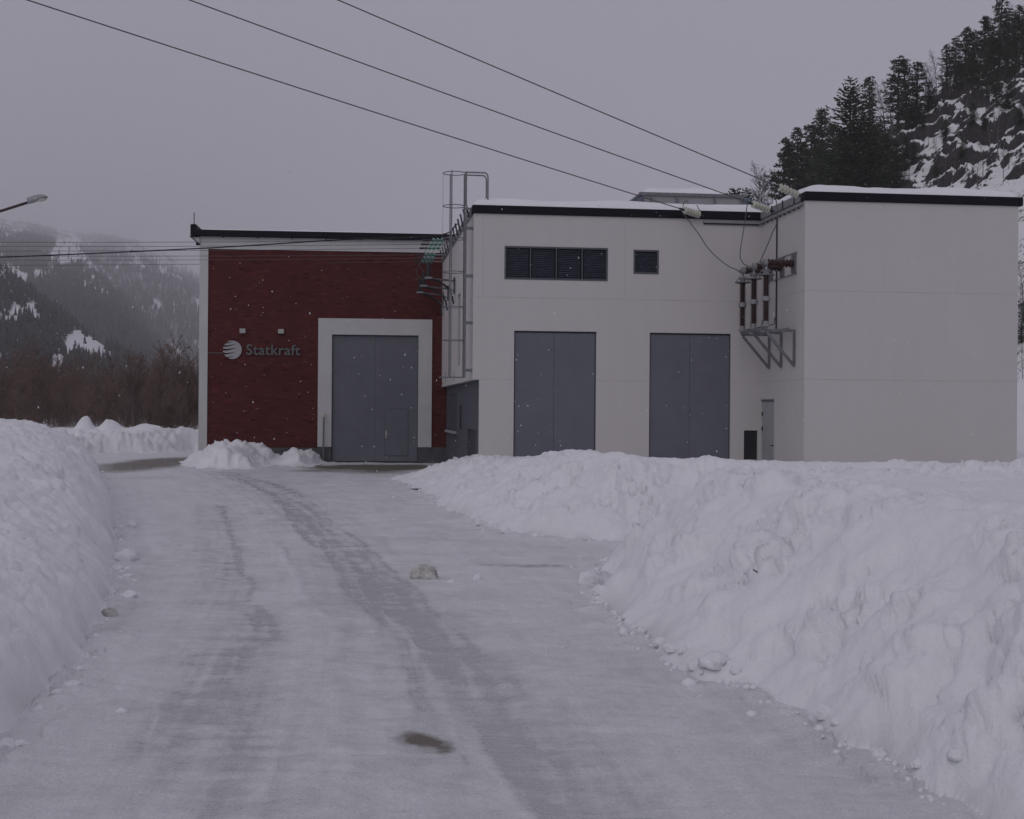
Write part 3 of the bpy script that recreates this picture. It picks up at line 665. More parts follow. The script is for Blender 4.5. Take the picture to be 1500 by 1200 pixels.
for k, v in enumerate((-.92, -2.04, -3.18)):
    t = thing('surge_arrester', al[k], 'surge arrester', MA @ Matrix.Translation((ul, v, 4.53)), 'brown surge arresters')
    def lv(z0, z1, prof, name, mat, n=14, sm=False): return MB(MA).lathe((ul, v, z0), (ul, v, z1), prof, n).build(name, mat, t, sm)
    lv(4.526, 4.68, [(0, .12), (.35, .12), (.4, .08), (1, .08)], 'base', MAT['steelpale'])
    lv(4.68, 5.24, disc_prof(10, .105, .062), 'lower_body', MAT['brown'])
    lv(5.24, 5.38, [(0, .1), (.15, .12), (.85, .12), (1, .1)], 'collar', MAT['steelpale'])
    lv(5.38, 6.0, disc_prof(11, .105, .062), 'upper_body', MAT['brown'])
    lv(6.0, 6.22, [(0, .07), (.3, .1), (.5, .14), (.6, .05), (1, .03)], 'cap', MAT['steelpale'])
    MB(MA).tube([(ul + .22 * math.cos(q * math.pi / 9), v + .22 * math.sin(q * math.pi / 9), 5.98) for q in range(18)], .022, 6, closed=True).build('corona_ring', MAT['steel'], t)
    for q in (0, math.pi): MB(MA).tube([(ul + .22 * math.cos(q), v, 5.98), (ul + .07 * math.cos(q), v, 6.18)], .012, 5).build('ring_strut', MAT['steel'], t)
    MB(MA).tube([(ul + .1, v, 4.56), (ul + .24, v, 4.6), (ul + .26, v - .02, 4.78)], .016, 5).build('earth_lead', MAT['darkmetal'], t)
    tops.append((ul, v, 6.22))
# jumpers: string clamp -> bushing tip, bushing tip -> arrester
def curve(pts, n=10):
    P = [Vector(p) for p in pts]; P = [2 * P[0] - P[1]] + P + [2 * P[-1] - P[-2]]; out = []
    for i in range(1, len(P) - 2):
        for k in range(n):
            t = k / n; a, b_, c, d = P[i - 1:i + 3]
            out.append(.5 * ((2 * b_) + (-a + c) * t + (2 * a - 5 * b_ + 4 * c - d) * t * t + (-a + 3 * b_ - 3 * c + d) * t ** 3))
    out.append(P[-2]); return out
jl = ['slack jumper wire hanging in a long curve from the leftmost cream string to the bushings', 'slack jumper wire hanging from the middle cream string to the bushings', 'slack jumper wire hanging from the rightmost cream string down to the bushings']
for k in range(3):
    tip = MA @ Vector(tips[k]); c = clampP[k]; I_ = MAI @ c
    if k == 0: mids = [onv(MA, 1022, 341, I_.y + .0), onv(MA, 1040, 367, I_.y * .75 + tips[0][1] * .25), onv(MA, 1064, 388, I_.y * .4 + tips[0][1] * .6)]
    elif k == 1: mids = [onv(MA, 1088, 345, I_.y), onv(MA, 1084, 372, (I_.y + tips[1][1]) / 2), onv(MA, 1088, 385, tips[1][1])]
    else: mids = [onv(MA, 1139, 318, I_.y), onv(MA, 1130, 345, (I_.y + tips[2][1]) / 2)]
    pts = [c] + [MA @ q for q in mids] + [tip]
    tag(MB().tube(curve(pts), .014, 6).build('jumper_wire', MAT['wire']), jl[k], 'wire', 'jumper wires')
    a = MA @ Vector(tips[k]); b2 = MA @ Vector(tops[k]); mid = (a + b2) / 2 + Vector((0, 0, .06)) - MA.to_3x3() @ Vector((.1, 0, 0))
    tag(MB().tube(curve([a, mid, b2]), .012, 5).build('arrester_lead', MAT['wire']), ['short wire lead on top of the leftmost surge arrester', 'short wire lead on top of the middle surge arrester', 'short wire lead on top of the rightmost surge arrester'][k], 'wire', 'arrester leads')

# six green glass strings on the left eave with their lines to the left
vs6 = [6.4, 7.55, 8.65, 10.75, 11.9, 13.05]; leftY = [353.5, 359.8, 367.3, 373.5, 380, 389]
ordn = ['topmost', 'second from the top', 'third from the top', 'third from the bottom', 'second from the bottom', 'lowest']
for k, v in enumerate(vs6):
    z = 7.98; a = MA @ Vector((-.08, v, z)); fe = at(-260, leftY[k], a.y); dirv = (fe - a).normalized()
    t = thing('glass_insulator', 'green glass insulator string, %s of the six by the ladder' % ordn[k], 'insulator', Matrix.Translation(a), 'green glass insulator strings')
    MB().tube([a, a + dirv * .34], .018, 6).build('anchor_link', MAT['steelpale'], t)
    for q in range(3):
        c0 = a + dirv * (.34 + q * .15); MB().lathe(c0, c0 + dirv * .15, [(0, .022), (.1, .03), (.3, .05), (.62, .082), (.8, .08), (.82, .03), (1, .022)], 12).build('glass_disc', MAT['greenglass'], t)
    e_ = a + dirv * .79
    MB().tube([e_, e_ + dirv * .3], [.03, .045, ][0:2], 6).build('line_clamp', MAT['darkmetal'], t)
    tag(MB().tube(sag(e_ + dirv * .3, fe, .05), .0085, 5).build('power_line', MAT['wire']), 'thin line crossing the brick hall leftwards, %s of the six thin ones' % ordn[k], 'power line', 'lines to the green insulators')
a = MA @ Vector((-.12, 4.6, 8.3)); fe = at(-260, 384, 44)
pts = curve([a, at(640, 345, 44.4), at(493, 351.7, 44.4), at(300, 363.6, 44.3), at(0, 377, 44), fe], 12)
tag(MB().tube(pts, .022, 6).build('aerial_cable', MAT['cablemat']), 'thicker black aerial cable rising from the left edge to the hall eave', 'cable')
for k, v in enumerate((6.9, 9.9, 12.7)):
    t = thing('cable_termination', ['dark cable termination on an arm nearest the ladder', 'dark cable termination on the middle arm beside the brick wall', 'dark cable termination on the farthest arm against the brick wall'][k], 'cable termination', MA @ Matrix.Translation((0, v, 6.6)), 'cable terminations')
    L_ = -1.02; z = 6.62
    am = MB(MA); am.bar((-.01, v - .09, z), (L_, v - .09, z + .08), .045); am.bar((-.01, v + .09, z), (L_, v + .09, z + .08), .045); am.bar((-.03, v, z - .38), (L_ * .6, v, z + .03), .035); am.build('support_arm', MAT['darksteel'], t)
    MB(MA).bar((-.04, v, z - .45), (-.04, v, z + .12), .06).build('wall_post', MAT['darksteel'], t)
    MB(MA).lathe((L_ + .08, v, z + .12), (L_ + .08, v, z + .62), disc_prof(6, .085, .06), 12).build('ribbed_body', MAT['darkmetal'], t)
    MB(MA).box(L_ - .05, L_ + .2, v - .12, v + .12, z + .06, z + .118).build('head_plate', MAT['steelpale'], t)
    cb = MB(MA)
    for o_ in (-.05, .05): cb.tube(curve([(L_ + .1, v + o_, z + .05), (L_ * .55, v + o_, z - .05), (-.18, v + o_, z - .35), (-.06, v + o_, z - .8)], 6), .028, 6)
    cb.build('cable_tail', MAT['cablemat'], t)
    s1 = MA @ Vector((L_ + .08, v, z + .62)); s2 = MA @ Vector((-.95, vs6[(1, 3, 5)[k]], 7.95))
    MB().tube(curve([s1, s1.lerp(s2, .5) + Vector((-.12, 0, -.1)), s2], 6), .011, 5).build('lead_wire', MAT['wire'], t)

# ================================================================== STREET LAMP
hd = at(42, 295, 45); ps = at(-140, 345, 45)
sl = thing('street_lamp', 'street lamp head on a dark curved arm entering from the left edge', 'street lamp', Matrix.Translation((ps.x, ps.y, 0)))
MB().tube([(ps.x, ps.y, -.05), (ps.x, ps.y, 4), (ps.x, ps.y, ps.z - .3), (ps.x + .15, ps.y, ps.z)], [.09, .075, .06, .05], 10).build('pole', MAT['rustarm'], sl)
MB().tube(curve([(ps.x + .12, ps.y, ps.z - .05), at(-60, 327, 45), at(0, 309.5, 45), at(43, 296, 45)], 8), .048, 8).build('arm', MAT['rustarm'], sl)
a = at(41, 295, 45); b2 = at(70.5, 288.5, 45); ax = (b2 - a).normalized(); L_ = (b2 - a).length
upv = (Vector((0, 0, 1)) - ax * ax.z).normalized(); sdv = ax.cross(upv)
hm = MB(); ns = 12; rings = []
for t_, hu, hdn, wd in ((0, .13, .09, .10), (.03, .13, .10, .11), (.25, .15, .09, .13), (.5, .155, .06, .15), (.75, .125, .03, .14), (.92, .06, .0, .09), (1, .01, .0, .02)):
    rings.append([a + ax * L_ * t_ + upv * ((hu if math.sin(q) > 0 else hdn) * math.sin(q)) + sdv * wd * math.cos(q) for q in [2 * math.pi * k / ns for k in range(ns)]])
hm.add([p for r_ in rings for p in r_], [[i * ns + k, i * ns + (k + 1) % ns, (i + 1) * ns + (k + 1) % ns, (i + 1) * ns + k] for i in range(6) for k in range(ns)] + [list(range(ns))[::-1], [6 * ns + k for k in range(ns)]])
hm.build('lamp_housing', MAT['lamp'], sl, True)
bw = MB(); bc = a + ax * L_ * .68 - upv * .03; rings = []
for t_ in range(5):
    q2 = t_ / 4 * math.pi / 2
    rings.append([bc + ax * .19 * math.cos(q2) * math.cos(q) + sdv * .11 * math.cos(q2) * math.sin(q) - upv * .075 * math.sin(q2) for q in [2 * math.pi * k / 14 for k in range(14)]])
bw.add([p for r_ in rings for p in r_], [[i * 14 + k, i * 14 + (k + 1) % 14, (i + 1) * 14 + (k + 1) % 14, (i + 1) * 14 + k] for i in range(4) for k in range(14)]); bw.build('lamp_bowl', MAT['lens'], sl, True)

# ================================================================== NEAR TERRAIN: road, snow banks
G = ground_pt
left_toe = [G(*p) for p in ((-30, 1130), (0, 1085), (50, 1035), (90, 995), (130, 950), (153, 895), (164, 840), (168, 805), (170, 775), (165, 745), (154, 712), (140, 690), (118, 676))]
LEFT = [(-3.0, 2.5), (-2.7, 5.0)] + left_toe + [(-22, 53), (-60, 54), (-60, 2.5)]
near_toe = [G(*p) for p in ((1434, 1196), (1382, 1162), (1333, 1132), (1270, 1098), (1217, 1074), (1159, 1040), (1092, 1006), (1034, 990), (980, 962), (937, 926), (879, 876), (886, 838), (897, 815))]
far_toe = [G(*p) for p in ((900, 792), (840, 792), (780, 785), (740, 777), (700, 765), (660, 747), (640, 735), (615, 719), (592, 707), (572, 701))]
RIGHT = [(2.9, 2.5), (2.72, 5.2)] + near_toe + [(3.0, 19.0), (5.5, 19.6), (6.6, 20.2), (6.4, 21.2), (5.0, 21.7), (3.2, 21.9)] + far_toe + [(-3.3, 41.5), (-2.3, 43.0), (-.6, 43.2), (2, 60), (60, 60), (60, 2.5)]
HEAP = [G(*p) for p in ((267, 681), (285, 686.5), (330, 687.5), (372, 687), (400, 682), (425, 684.5), (458, 684), (478, 678))] + [(-7.3, 52.8), (-13, 52.3)]
BACK = [(-60, 57)] + [G(*p) for p in ((60, 668), (110, 666), (160, 664), (215, 664), (262, 662.5), (292, 660))] + [(-12, 66), (-12, 90), (-60, 90)]
def sdf(poly, x, y):
    P = np.array(poly, np.float32); Q = np.roll(P, -1, 0)
    best = np.full(x.shape, 1e9, np.float32); ins = np.zeros(x.shape, bool)
    for (x0, y0), (x1, y1) in zip(P, Q):
        ex, ey = x1 - x0, y1 - y0; wx, wy = x - x0, y - y0
        t = np.clip((wx * ex + wy * ey) / (ex * ex + ey * ey + 1e-9), 0, 1)
        best = np.minimum(best, (wx - ex * t) ** 2 + (wy - ey * t) ** 2)
        c = ((y0 > y) != (y1 > y)); xi = x0 + (y - y0) * ex / (ey if abs(ey) > 1e-9 else 1e-9); ins ^= c & (x < xi)
    return np.where(ins, 1, -1) * np.sqrt(best)
def polydist(pts, x, y):
    best = np.full(x.shape, 1e9, np.float32)
    for (x0, y0), (x1, y1) in zip(pts[:-1], pts[1:]):
        ex, ey = x1 - x0, y1 - y0; t = np.clip(((x - x0) * ex + (y - y0) * ey) / (ex * ex + ey * ey + 1e-9), 0, 1)
        best = np.minimum(best, (x - x0 - ex * t) ** 2 + (y - y0 - ey * t) ** 2)
    return np.sqrt(best)
def px_line(pts): return [G(*p) for p in pts]
rr = [1.8]
while rr[-1] < 92: r_ = rr[-1]; rr.append(r_ * (1.0055 if r_ < 17 else 1.0034 if r_ < 31 else 1.0045 if r_ < 68 else 1.012))
rr = np.array(rr, np.float32)
aa = np.concatenate([np.linspace(-62, -26, 100)[:-1], np.linspace(-26, 26, 760), np.linspace(26, 62, 100)[1:]]).astype(np.float32) * math.pi / 180
RRg, AAg = np.meshgrid(rr, aa, indexing='ij'); X = (RRg * np.sin(AAg)).ravel(); Y = (RRg * np.cos(AAg)).ravel(); nr, na = len(rr), len(aa)
def ex(d, w): return 1 - np.exp(-np.clip(d, 0, None) / w)
def banks(X, Y):
    jit = .22 * fbm(X * .9, Y * .9, None, 3, 4) + .06 * fbm(X * 4, Y * 4, None, 2, 6)
    dL, dR, dH, dB = [sdf(p, X, Y) for p in (LEFT, RIGHT, HEAP, BACK)]
    dL += jit * .7; dR += jit * np.where(Y > 36, .5, 1); dH += jit * 1.2; dB += jit * 2
    # left bank: low soft cut at the plough edge, then rising to about eye level
    w2 = 2.4 - 1.7 * sstep(12, 24, Y)
    hL = (.30 * ex(dL, .16) + 1.5 * ex(dL - .05, w2)) * (1 - .58 * sstep(31, 47, Y)) + .10 * fbm(X * .35, Y * .35, None, 3, 12) * sstep(1, 4, dL)
    # right mass: ploughed face, then a plateau falling to the buildings
    plat = np.where(Y < 20, 1.24 + .06 * sstep(2, 6, X), 1.2) - .50 * sstep(26, 37.5, Y); plat = plat + (np.minimum(plat, 2.06 - .0372 * np.clip(Y, 0, 38)) - plat) * sstep(1, 4, X)
    hR = plat * (.16 * ex(dR, .2) + .84 * sstep(-.05, np.where(Y < 19.8, 1.75, 2.6), dR))
    hR = hR * np.where(X < 0, .55 + .45 * sstep(-3.4, -1.2, X), 1) + .05 * fbm(X * .5, Y * .5, None, 3, 14) * sstep(.5, 3, dR)
    hp = .26 + .42 * np.exp(-((X + 10.3) / 1.0) ** 2) + .10 * np.exp(-((X + 12.2) / .8) ** 2) + .30 * np.exp(-((X + 7.75) / .5) ** 2) - .16 * np.exp(-((X + 8.9) / .3) ** 2)
    hH = hp * sstep(-.05, 1.2, dH) ** .8
    hB = (.92 + .18 * fbm(X * .5, Y * .5, None, 3, 15) + .55 * sstep(-15.8, -14.2, X)) * sstep(-.1, 1.7, dB)
    for (px, hh, sg) in ((113, .65, .38), (153, .5, .45), (131, .2, .6), (185, .2, .8), (212, .25, .6)):
        cx_, cy_ = G(px, 659); hB += hh * np.exp(-(((X - cx_) / sg) ** 2 + ((Y - cy_ - 1) / .7) ** 2) ** 1.5) * sstep(-.1, .8, dB)
    H4 = np.stack([np.where(dL > 0, hL, 0), np.where(dR > 0, hR, 0), np.where(dH > 0, hH, 0), np.where(dB > 0, hB, 0)])
    return H4.max(0).astype(np.float32), np.stack([dL, dR, dH, dB])
H0, D4 = banks(X, Y)
idm = np.argmax(D4, 0) + 1; dmax = D4.max(0); idm[dmax <= 0] = 0
Z = np.zeros_like(X)
bk = idm > 0
x_, y_, d_, h_ = X[bk], Y[bk], dmax[bk], H0[bk]
e_ = .12; gx = (banks(x_ + e_, y_)[0] - banks(x_ - e_, y_)[0]) / (2 * e_); gy = (banks(x_, y_ + e_)[0] - banks(x_, y_ - e_)[0]) / (2 * e_)
gx = np.clip(gx, -1.6, 1.6); gy = np.clip(gy, -1.6, 1.6); nn = np.sqrt(1 + gx * gx + gy * gy)
idb = idm[bk]; face = np.clip(d_ / .5, 0, 1) * (.22 + .78 * np.exp(-np.clip(d_ - np.where(idb == 1, 2.4, 2.0), 0, None) / .7))
Y0_ = y_.copy()
wx = x_ + .22 * fbm(x_ * 1.3, y_ * 1.3, h_ * 1.3, 2, 40); wy = y_ + .22 * fbm(x_ * 1.3, y_ * 1.3, h_ * 1.3, 2, 41); wz = h_ + .18 * fbm(x_ * 1.3, y_ * 1.3, h_ * 1.3, 2, 42)
amp = np.where(idb == 1, .42, np.where(idb >= 3, 1.2, .86))
p1 = np.clip(.5 + 1.5 * vnoise(x_ * .9, y_ * .9, h_ * .9, 91), 0, 1.2); p2 = np.clip(.45 + 1.6 * vnoise(x_ * 1.7, y_ * 1.7, h_ * 1.7, 92), 0, 1.3); p3 = np.clip(.4 + 1.7 * vnoise(x_ * 2.3 + 5, y_ * 2.3, h_ * 2.3, 93), 0, 1.3)
w2x = x_ + .05 * fbm(x_ * 5, y_ * 5, h_ * 5, 2, 43); w2y = y_ + .05 * fbm(x_ * 5, y_ * 5, h_ * 5, 2, 44)
disp = .17 * (lump(wx, wy, wz, .75, 51) - .5) * p1 + .17 * (lump(wx, wy, wz, .36, 52) - .45) * p2 + .125 * (lump(w2x, w2y, h_, .19, 53) - .45) * p3 + .065 * (lump(w2x, w2y, h_, .095, 54) - .45) * p2
disp = disp + np.where(y_ < 18, .62, 1) * (.115 * facet(w2x, w2y, h_, .30, 120) * p3 + .06 * facet(w2x, w2y, h_, .14, 130) * p2)
crest = np.exp(-((d_ - np.where(Y0_ < 19.8, 1.7, 2.5)) / .7) ** 2) * (idb == 2) + (idb >= 3) * .8
disp = disp + crest * .11 * (lump(w2x, w2y, h_ * .3, .26, 140) - .3) * np.clip(.5 + 1.8 * vnoise(x_ * 1.3, y_ * 1.3, None, 141), 0, 1.2)
disp = disp - .16 * np.abs(fbm(wx * .9, wy * .9, wz * .9, 3, 60)) + .03 + .15 * fbm(wx * .8, wy * .8, wz * .8, 3, 63)
disp = face * amp * disp + .03 * fbm(x_ * 2, y_ * 2, None, 4, 61) * np.clip(d_ / .3, 0, 1) + .014 * fbm(x_ * 9, y_ * 9, h_ * 9, 3, 62) * np.clip(d_ / .2, 0, 1)
disp = disp * np.where(h_ < .3, .5 + h_ * 1.6, 1)
X0, Y0 = X.copy(), Y.copy()
X[bk] = x_ - gx / nn * disp; Y[bk] = y_ - gy / nn * disp; Z[bk] = np.maximum(.004, h_ + disp / nn)
# small crumbs along the toes
toe = np.exp(-((dmax + .12) / .22) ** 2) * (idm == 0)
cr = lump(X, Y, np.zeros_like(X), .16, 71) * (vnoise(X * 2.2, Y * 2.2, None, 72) > .05)
rd = idm == 0
across = X + .0045 * Y * Y + .02 * Y; along = Y
Z[rd] = (.018 * fbm(X[rd] * .7, Y[rd] * .7, None, 4, 80) + .012 * fbm(X[rd] * 4, Y[rd] * 4, None, 4, 81) + .012 * fbm(across[rd] * 3, along[rd] * .25, None, 4, 82) + .014 * fbm(across[rd] * 2, along[rd] * 7, None, 3, 83) + .045 * (cr * toe)[rd])
# wheel tracks and stains on the road (real marks, in ground coordinates)
across = X + .0045 * Y * Y + .02 * Y; along = Y
wear = np.zeros_like(X); dirt = np.zeros_like(X)
WXn = X + .16 * fbm(X * .55, Y * .55, None, 3, 84) + .05 * fbm(X * 3, Y * 1.2, None, 3, 85); BRK = np.clip(.42 + 1.0 * fbm(across * 7.5, along * .14, None, 3, 86) + .6 * fbm(across * 1.2, along * .2, None, 3, 88) + .9 * fbm(across * 2.0, along * 6, None, 3, 87), 0, 1.3)
def track(pts, width, s, rut=.0):
    global wear, Z
    P_ = curve([Vector((a, b_, 0)) for a, b_ in px_line(pts)], 4); P_ = [(p.x, p.y) for p in P_]
    d = polydist(P_, WXn, Y); k = np.exp(-(d / width) ** 2); wear += (.5 if width > .15 else 1.) * s * (k * BRK + .25 * np.exp(-(d / (width * 2.2)) ** 2) * (s > 0))
    if rut: Z -= np.where(idm == 0, rut * k, 0)
track([(270, 1260), (285, 1100), (320, 960), (335, 880), (322, 800), (312, 740)], .30, .95, .015)
track([(385, 1260), (385, 1100), (378, 980), (365, 900), (345, 820), (330, 760)], .16, .8, .012)
track([(220, 1260), (235, 1150), (270, 1040), (300, 950)], .22, .7, .008)
track([(860, 1260), (770, 1120), (690, 1010), (625, 930), (575, 870), (520, 815), (470, 775), (430, 735), (380, 705), (320, 690)], .26, 1.0, .018)
track([(950, 1260), (850, 1130), (760, 1030), (680, 950), (600, 880), (540, 830)], .18, .5, .008)
track([(560, 1260), (560, 1180), (590, 1100), (585, 980), (540, 900), (490, 830)], .30, .45, .006)
for q in range(16):
    o_ = random.uniform(-1, 1); base = random.choice(([(285, 1260), (300, 1100), (330, 960), (340, 880), (322, 800), (305, 740), (270, 700)], [(860, 1260), (770, 1120), (690, 1010), (625, 930), (575, 870), (520, 815), (470, 775), (430, 735), (380, 705), (320, 690)], [(560, 1260), (560, 1150), (560, 1050), (530, 930), (470, 840), (420, 780), (380, 730), (320, 700)]))
    k0 = random.randint(0, 2); k1 = len(base) - random.randint(0, 3)
    track([(x + o_ * (y - 600) * .20, y) for x, y in base[k0:k1]], random.uniform(.02, .05), random.choice((.55, .8, -.5, -.4)), 0)
track([(190, 760), (200, 800), (185, 860), (150, 930)], .30, .6)
track([(1330, 1180), (1180, 1090), (1040, 1020), (960, 980)], .30, .8)
track([(300, 1260), (330, 1050), (345, 900), (330, 800)], .75, .22); track([(820, 1260), (680, 1020), (560, 880), (460, 775)], .8, .22); track([(1150, 1260), (1000, 1100), (850, 960)], .5, .3)
track([(430, 760), (400, 720), (340, 690), (280, 680)], .9, .6)
track([(520, 800), (640, 790), (760, 800), (880, 806)], .35, .5)
for (pts, w, s) in (([(365, 1010), (352, 930), (340, 860)], .035, -.5), ([(545, 885), (590, 935), (640, 990)], .035, -.5), ([(200, 735), (215, 770), (235, 810)], .10, -.6), ([(730, 1260), (660, 1060), (560, 930)], .16, -.5), ([(480, 1260), (470, 1050), (420, 880), (370, 780)], .22, -.5)):
    track(pts, w, s, -.008 if w < .1 else 0)
def stain(px, py, rx, ry, s, ang=0):
    global dirt
    x, y = G(px, py); c, sn = math.cos(ang), math.sin(ang); u = ((X - x) * c + (Y - y) * sn) / rx; v = (-(X - x) * sn + (Y - y) * c) / ry
    dirt += s * np.exp(-(u * u + v * v) ** 1.3)
stain(625, 1084, .10, .17, .55, .5); stain(652, 1097, .07, .12, .3); stain(600, 1076, .12, .18, .3); stain(625, 1090, .22, .3, .2)
stain(222, 680, 1.8, 4.2, .75); stain(172, 690, 1.2, 2.5, .35); stain(255, 673, 1.5, 3.0, .5); stain(215, 700, 1.4, 1.6, .2)
stain(570, 685, 1.1, 2.6, .95); stain(505, 684.5, 1.3, 2.2, .85); stain(602, 684, .7, 2.0, .7); stain(540, 692, 1.5, 1.4, .35); stain(455, 690, 1.0, 1.0, .35)
stain(790, 829, .45, .22, .36); stain(720, 828, .3, .15, .2); stain(560, 735, .5, .25, .18); stain(740, 868, .3, .2, .05); stain(80, 1150, .5, .5, .1)
Xd, Yd = G(548, 681)
toe_d = np.exp(-np.clip(-dmax, 0, None) / .12) * (idm == 0) * np.clip(vnoise(X * 3, Y * 3, None, 91) + .1, 0, 1) * .45
dirt = np.clip(dirt + toe_d * .6, 0, 1)
bankdirt = (np.exp(-np.clip(dmax, 0, None) / .10) * np.clip(vnoise(X * 2.5, Y * 2.5, None, 92) + .25, 0, 1) * .45 * (idm > 0) + .22 * (idm == 4) * np.exp(-np.clip(dmax, 0, None) / 1.2)
            + .10 * (idm == 1) * sstep(18, 30, Y) * np.clip(fbm(X * 1.5, Y * 1.5, None, 4, 93) + .3, 0, 1)).astype(np.float32)
spk = (_h(np.floor(X * 40), np.floor(Y * 40), np.zeros_like(X), 99) > .99965) & (Y < 26); bankdirt[spk] = .55
VX = np.stack([X, Y, Z], -1)
ii, jj = np.meshgrid(np.arange(nr - 1), np.arange(na - 1), indexing='ij'); a0 = (ii * na + jj).ravel()
FC = np.stack([a0, a0 + 1, a0 + na + 1, a0 + na], -1)
fid = idm[FC].max(1)
def submesh(name, k, mat):
    f = FC[fid == k]; used, inv = np.unique(f, return_inverse=True); f = inv.reshape(-1, 4)
    o = meshobj(name, VX[used], f, mat, origin=(0, 0, 0), smooth=True); me = o.data
    for nm, arr in (('wear', np.clip(wear, -1, 1.3)), ('dirt', dirt if k == 0 else bankdirt)):
        at_ = me.attributes.new(nm, 'FLOAT', 'POINT'); at_.data.foreach_set('value', arr[used].astype(np.float32))
    if k == 0:
        uv = me.uv_layers.new(name='road'); li = np.empty(len(me.loops), np.int32); me.loops.foreach_get('vertex_index', li)
        uv.data.foreach_set('uv', np.stack([across[used][li], along[used][li]], -1).astype(np.float32).ravel())
    return o
tag(submesh('road', 0, MAT['road']), kind='structure')
for k, nm, lab in ((1, 'snow_bank', 'high ploughed snow bank along the left side of the icy road'), (2, 'snow_bank', 'broad ploughed snow bank with steep lumpy face between the road and the white hall'),
                   (3, 'snow_bank', 'low snow heap piled against the foot of the red brick wall'), (4, 'snow_bank', 'low grey snow ridge beyond the road in front of the bare wood')):
    tag(submesh(nm, k, MAT['bank']), lab, 'snow bank', 'ploughed snow banks')
def hsurf(x, y):
    k = np.argmin((X - x) ** 2 + (Y - y) ** 2); return float(Z[k])

# loose lumps
def lump_mesh(seed, n=3):
    import bmesh
    bm = bmesh.new(); bmesh.ops.create_icosphere(bm, subdivisions=n, radius=1)
    P = np.array([v.co for v in bm.verts], np.float32); r = 1 + .55 * fbm(P[:, 0] * 1.3, P[:, 1] * 1.3, P[:, 2] * 1.3, 3, seed) + .14 * (lump(P[:, 0], P[:, 1], P[:, 2], .7, seed + 5) - .4)
    P = P * (r + .28 * facet(P[:, 0], P[:, 1], P[:, 2], .75, seed + 9))[:, None]; P[:, 2] = np.maximum(P[:, 2], -.45)
    fs = [[v.index for v in f.verts] for f in bm.faces]; bm.free(); return P, fs
LM = [lump_mesh(200 + 17 * k) for k in range(6)]
def snow_lump(name, px, py, wpx, asp, lab, mat='snow', group=None, k=0, dep=1., cat='snow lump', rz=0):
    x, y = G(px, py); s = wpx / F * math.hypot(x, y) / 2; P, fs = LM[k]
    c, sn = math.cos(rz), math.sin(rz); Q = P * np.array([s, s * dep, s * asp * 1.35]); Q = np.stack([Q[:, 0] * c - Q[:, 1] * sn, Q[:, 0] * sn + Q[:, 1] * c, Q[:, 2]], -1)
    y += s * .5; x *= 1 + s * .5 / y
    Q = Q + np.array([x, y, max(0, hsurf(x, y)) - Q[:, 2].min() - .012 - .16 * s])
    return tag(meshobj(name, Q, fs, MAT[mat], smooth=True), lab, cat, group)
snow_lump('ice_chunk', 622, 849, 40, .62, 'dirty grey ice chunk lying alone in the middle of the road', 'chunk', k=0, cat='ice chunk')
snow_lump('snow_lump', 661, 853, 11, .6, 'tiny snow lump just right of the dirty grey ice chunk', k=1)
snow_lump('snow_lump', 698, 850, 14, .7, 'small snow lump farther right of the dirty grey ice chunk', k=2)
snow_lump('snow_lump', 863, 857, 32, .72, 'round white snow lump at the corner of the right bank', k=3)
snow_lump('snow_lump', 877, 881, 22, .6, 'small white snow lump in front of the rounder one at the bank corner', k=4)
snow_lump('snow_lump', 1048, 994, 50, .42, 'long flat snow lump lying at the foot of the right bank', k=5)
snow_lump('snow_lump', 182, 820, 36, .55, 'largest snow lump on the road edge below the left bank', k=1, dep=1.3)
snow_lump('snow_lump', 193, 773, 13, .7, 'small lone snow lump on the road near the far end of the left bank', k=2)
snow_lump('snow_lump', 161, 903, 24, .65, 'dirty snow lump with dark underside at the foot of the left bank', 'chunk', k=3)
snow_lump('snow_lump', 188, 878, 22, .5, 'low snow lump behind the dirty one at the left bank', k=4)
snow_lump('snow_lump', 56, 1042, 18, .6, 'snow lump nearest the camera at the foot of the left bank', k=5)
snow_lump('snow_lump', 1402, 1158, 26, .6, 'snow lump with dirt specks nearest the camera under the right bank', k=0)
grpR = 'loose snow lumps along the right bank'; grpL = 'loose snow lumps along the left bank'
for px, py, w_, k in ((968, 951, 20, 0), (980, 960, 17, 1), (986, 968, 22, 2), (1000, 972, 15, 3), (1020, 985, 26, 4), (1078, 1000, 16, 5), (1090, 1004, 14, 1), (1104, 1010, 12, 2), (1150, 1040, 18, 3), (1205, 1066, 26, 4), (1226, 1078, 18, 0), (1290, 1108, 22, 5), (1345, 1136, 24, 2), (900, 900, 13, 3), (940, 930, 16, 5), (700, 768, 12, 1), (660, 750, 10, 2), (740, 781, 14, 0), (785, 789, 12, 4)):
    snow_lump('snow_lump', px, py, w_, random.uniform(.5, .75), 'small white snow lump among others along the foot of the right bank', group=grpR, k=k, rz=random.uniform(0, 6))
for px, py, w_, k in ((186, 835, 14, 2), (188, 845, 16, 0), (197, 850, 9, 1), (172, 835, 18, 5), (175, 850, 12, 3), (140, 965, 10, 4), (116, 985, 20, 2), (104, 1012, 24, 1), (84, 1018, 16, 0), (122, 1000, 9, 5), (30, 1092, 22, 3), (8, 1095, 26, 4), (176, 930, 9, 1)):
    snow_lump('snow_lump', px, py, w_, random.uniform(.35, .6), 'small white snow lump among others on the road below the left bank', group=grpL, k=k, rz=random.uniform(0, 6))
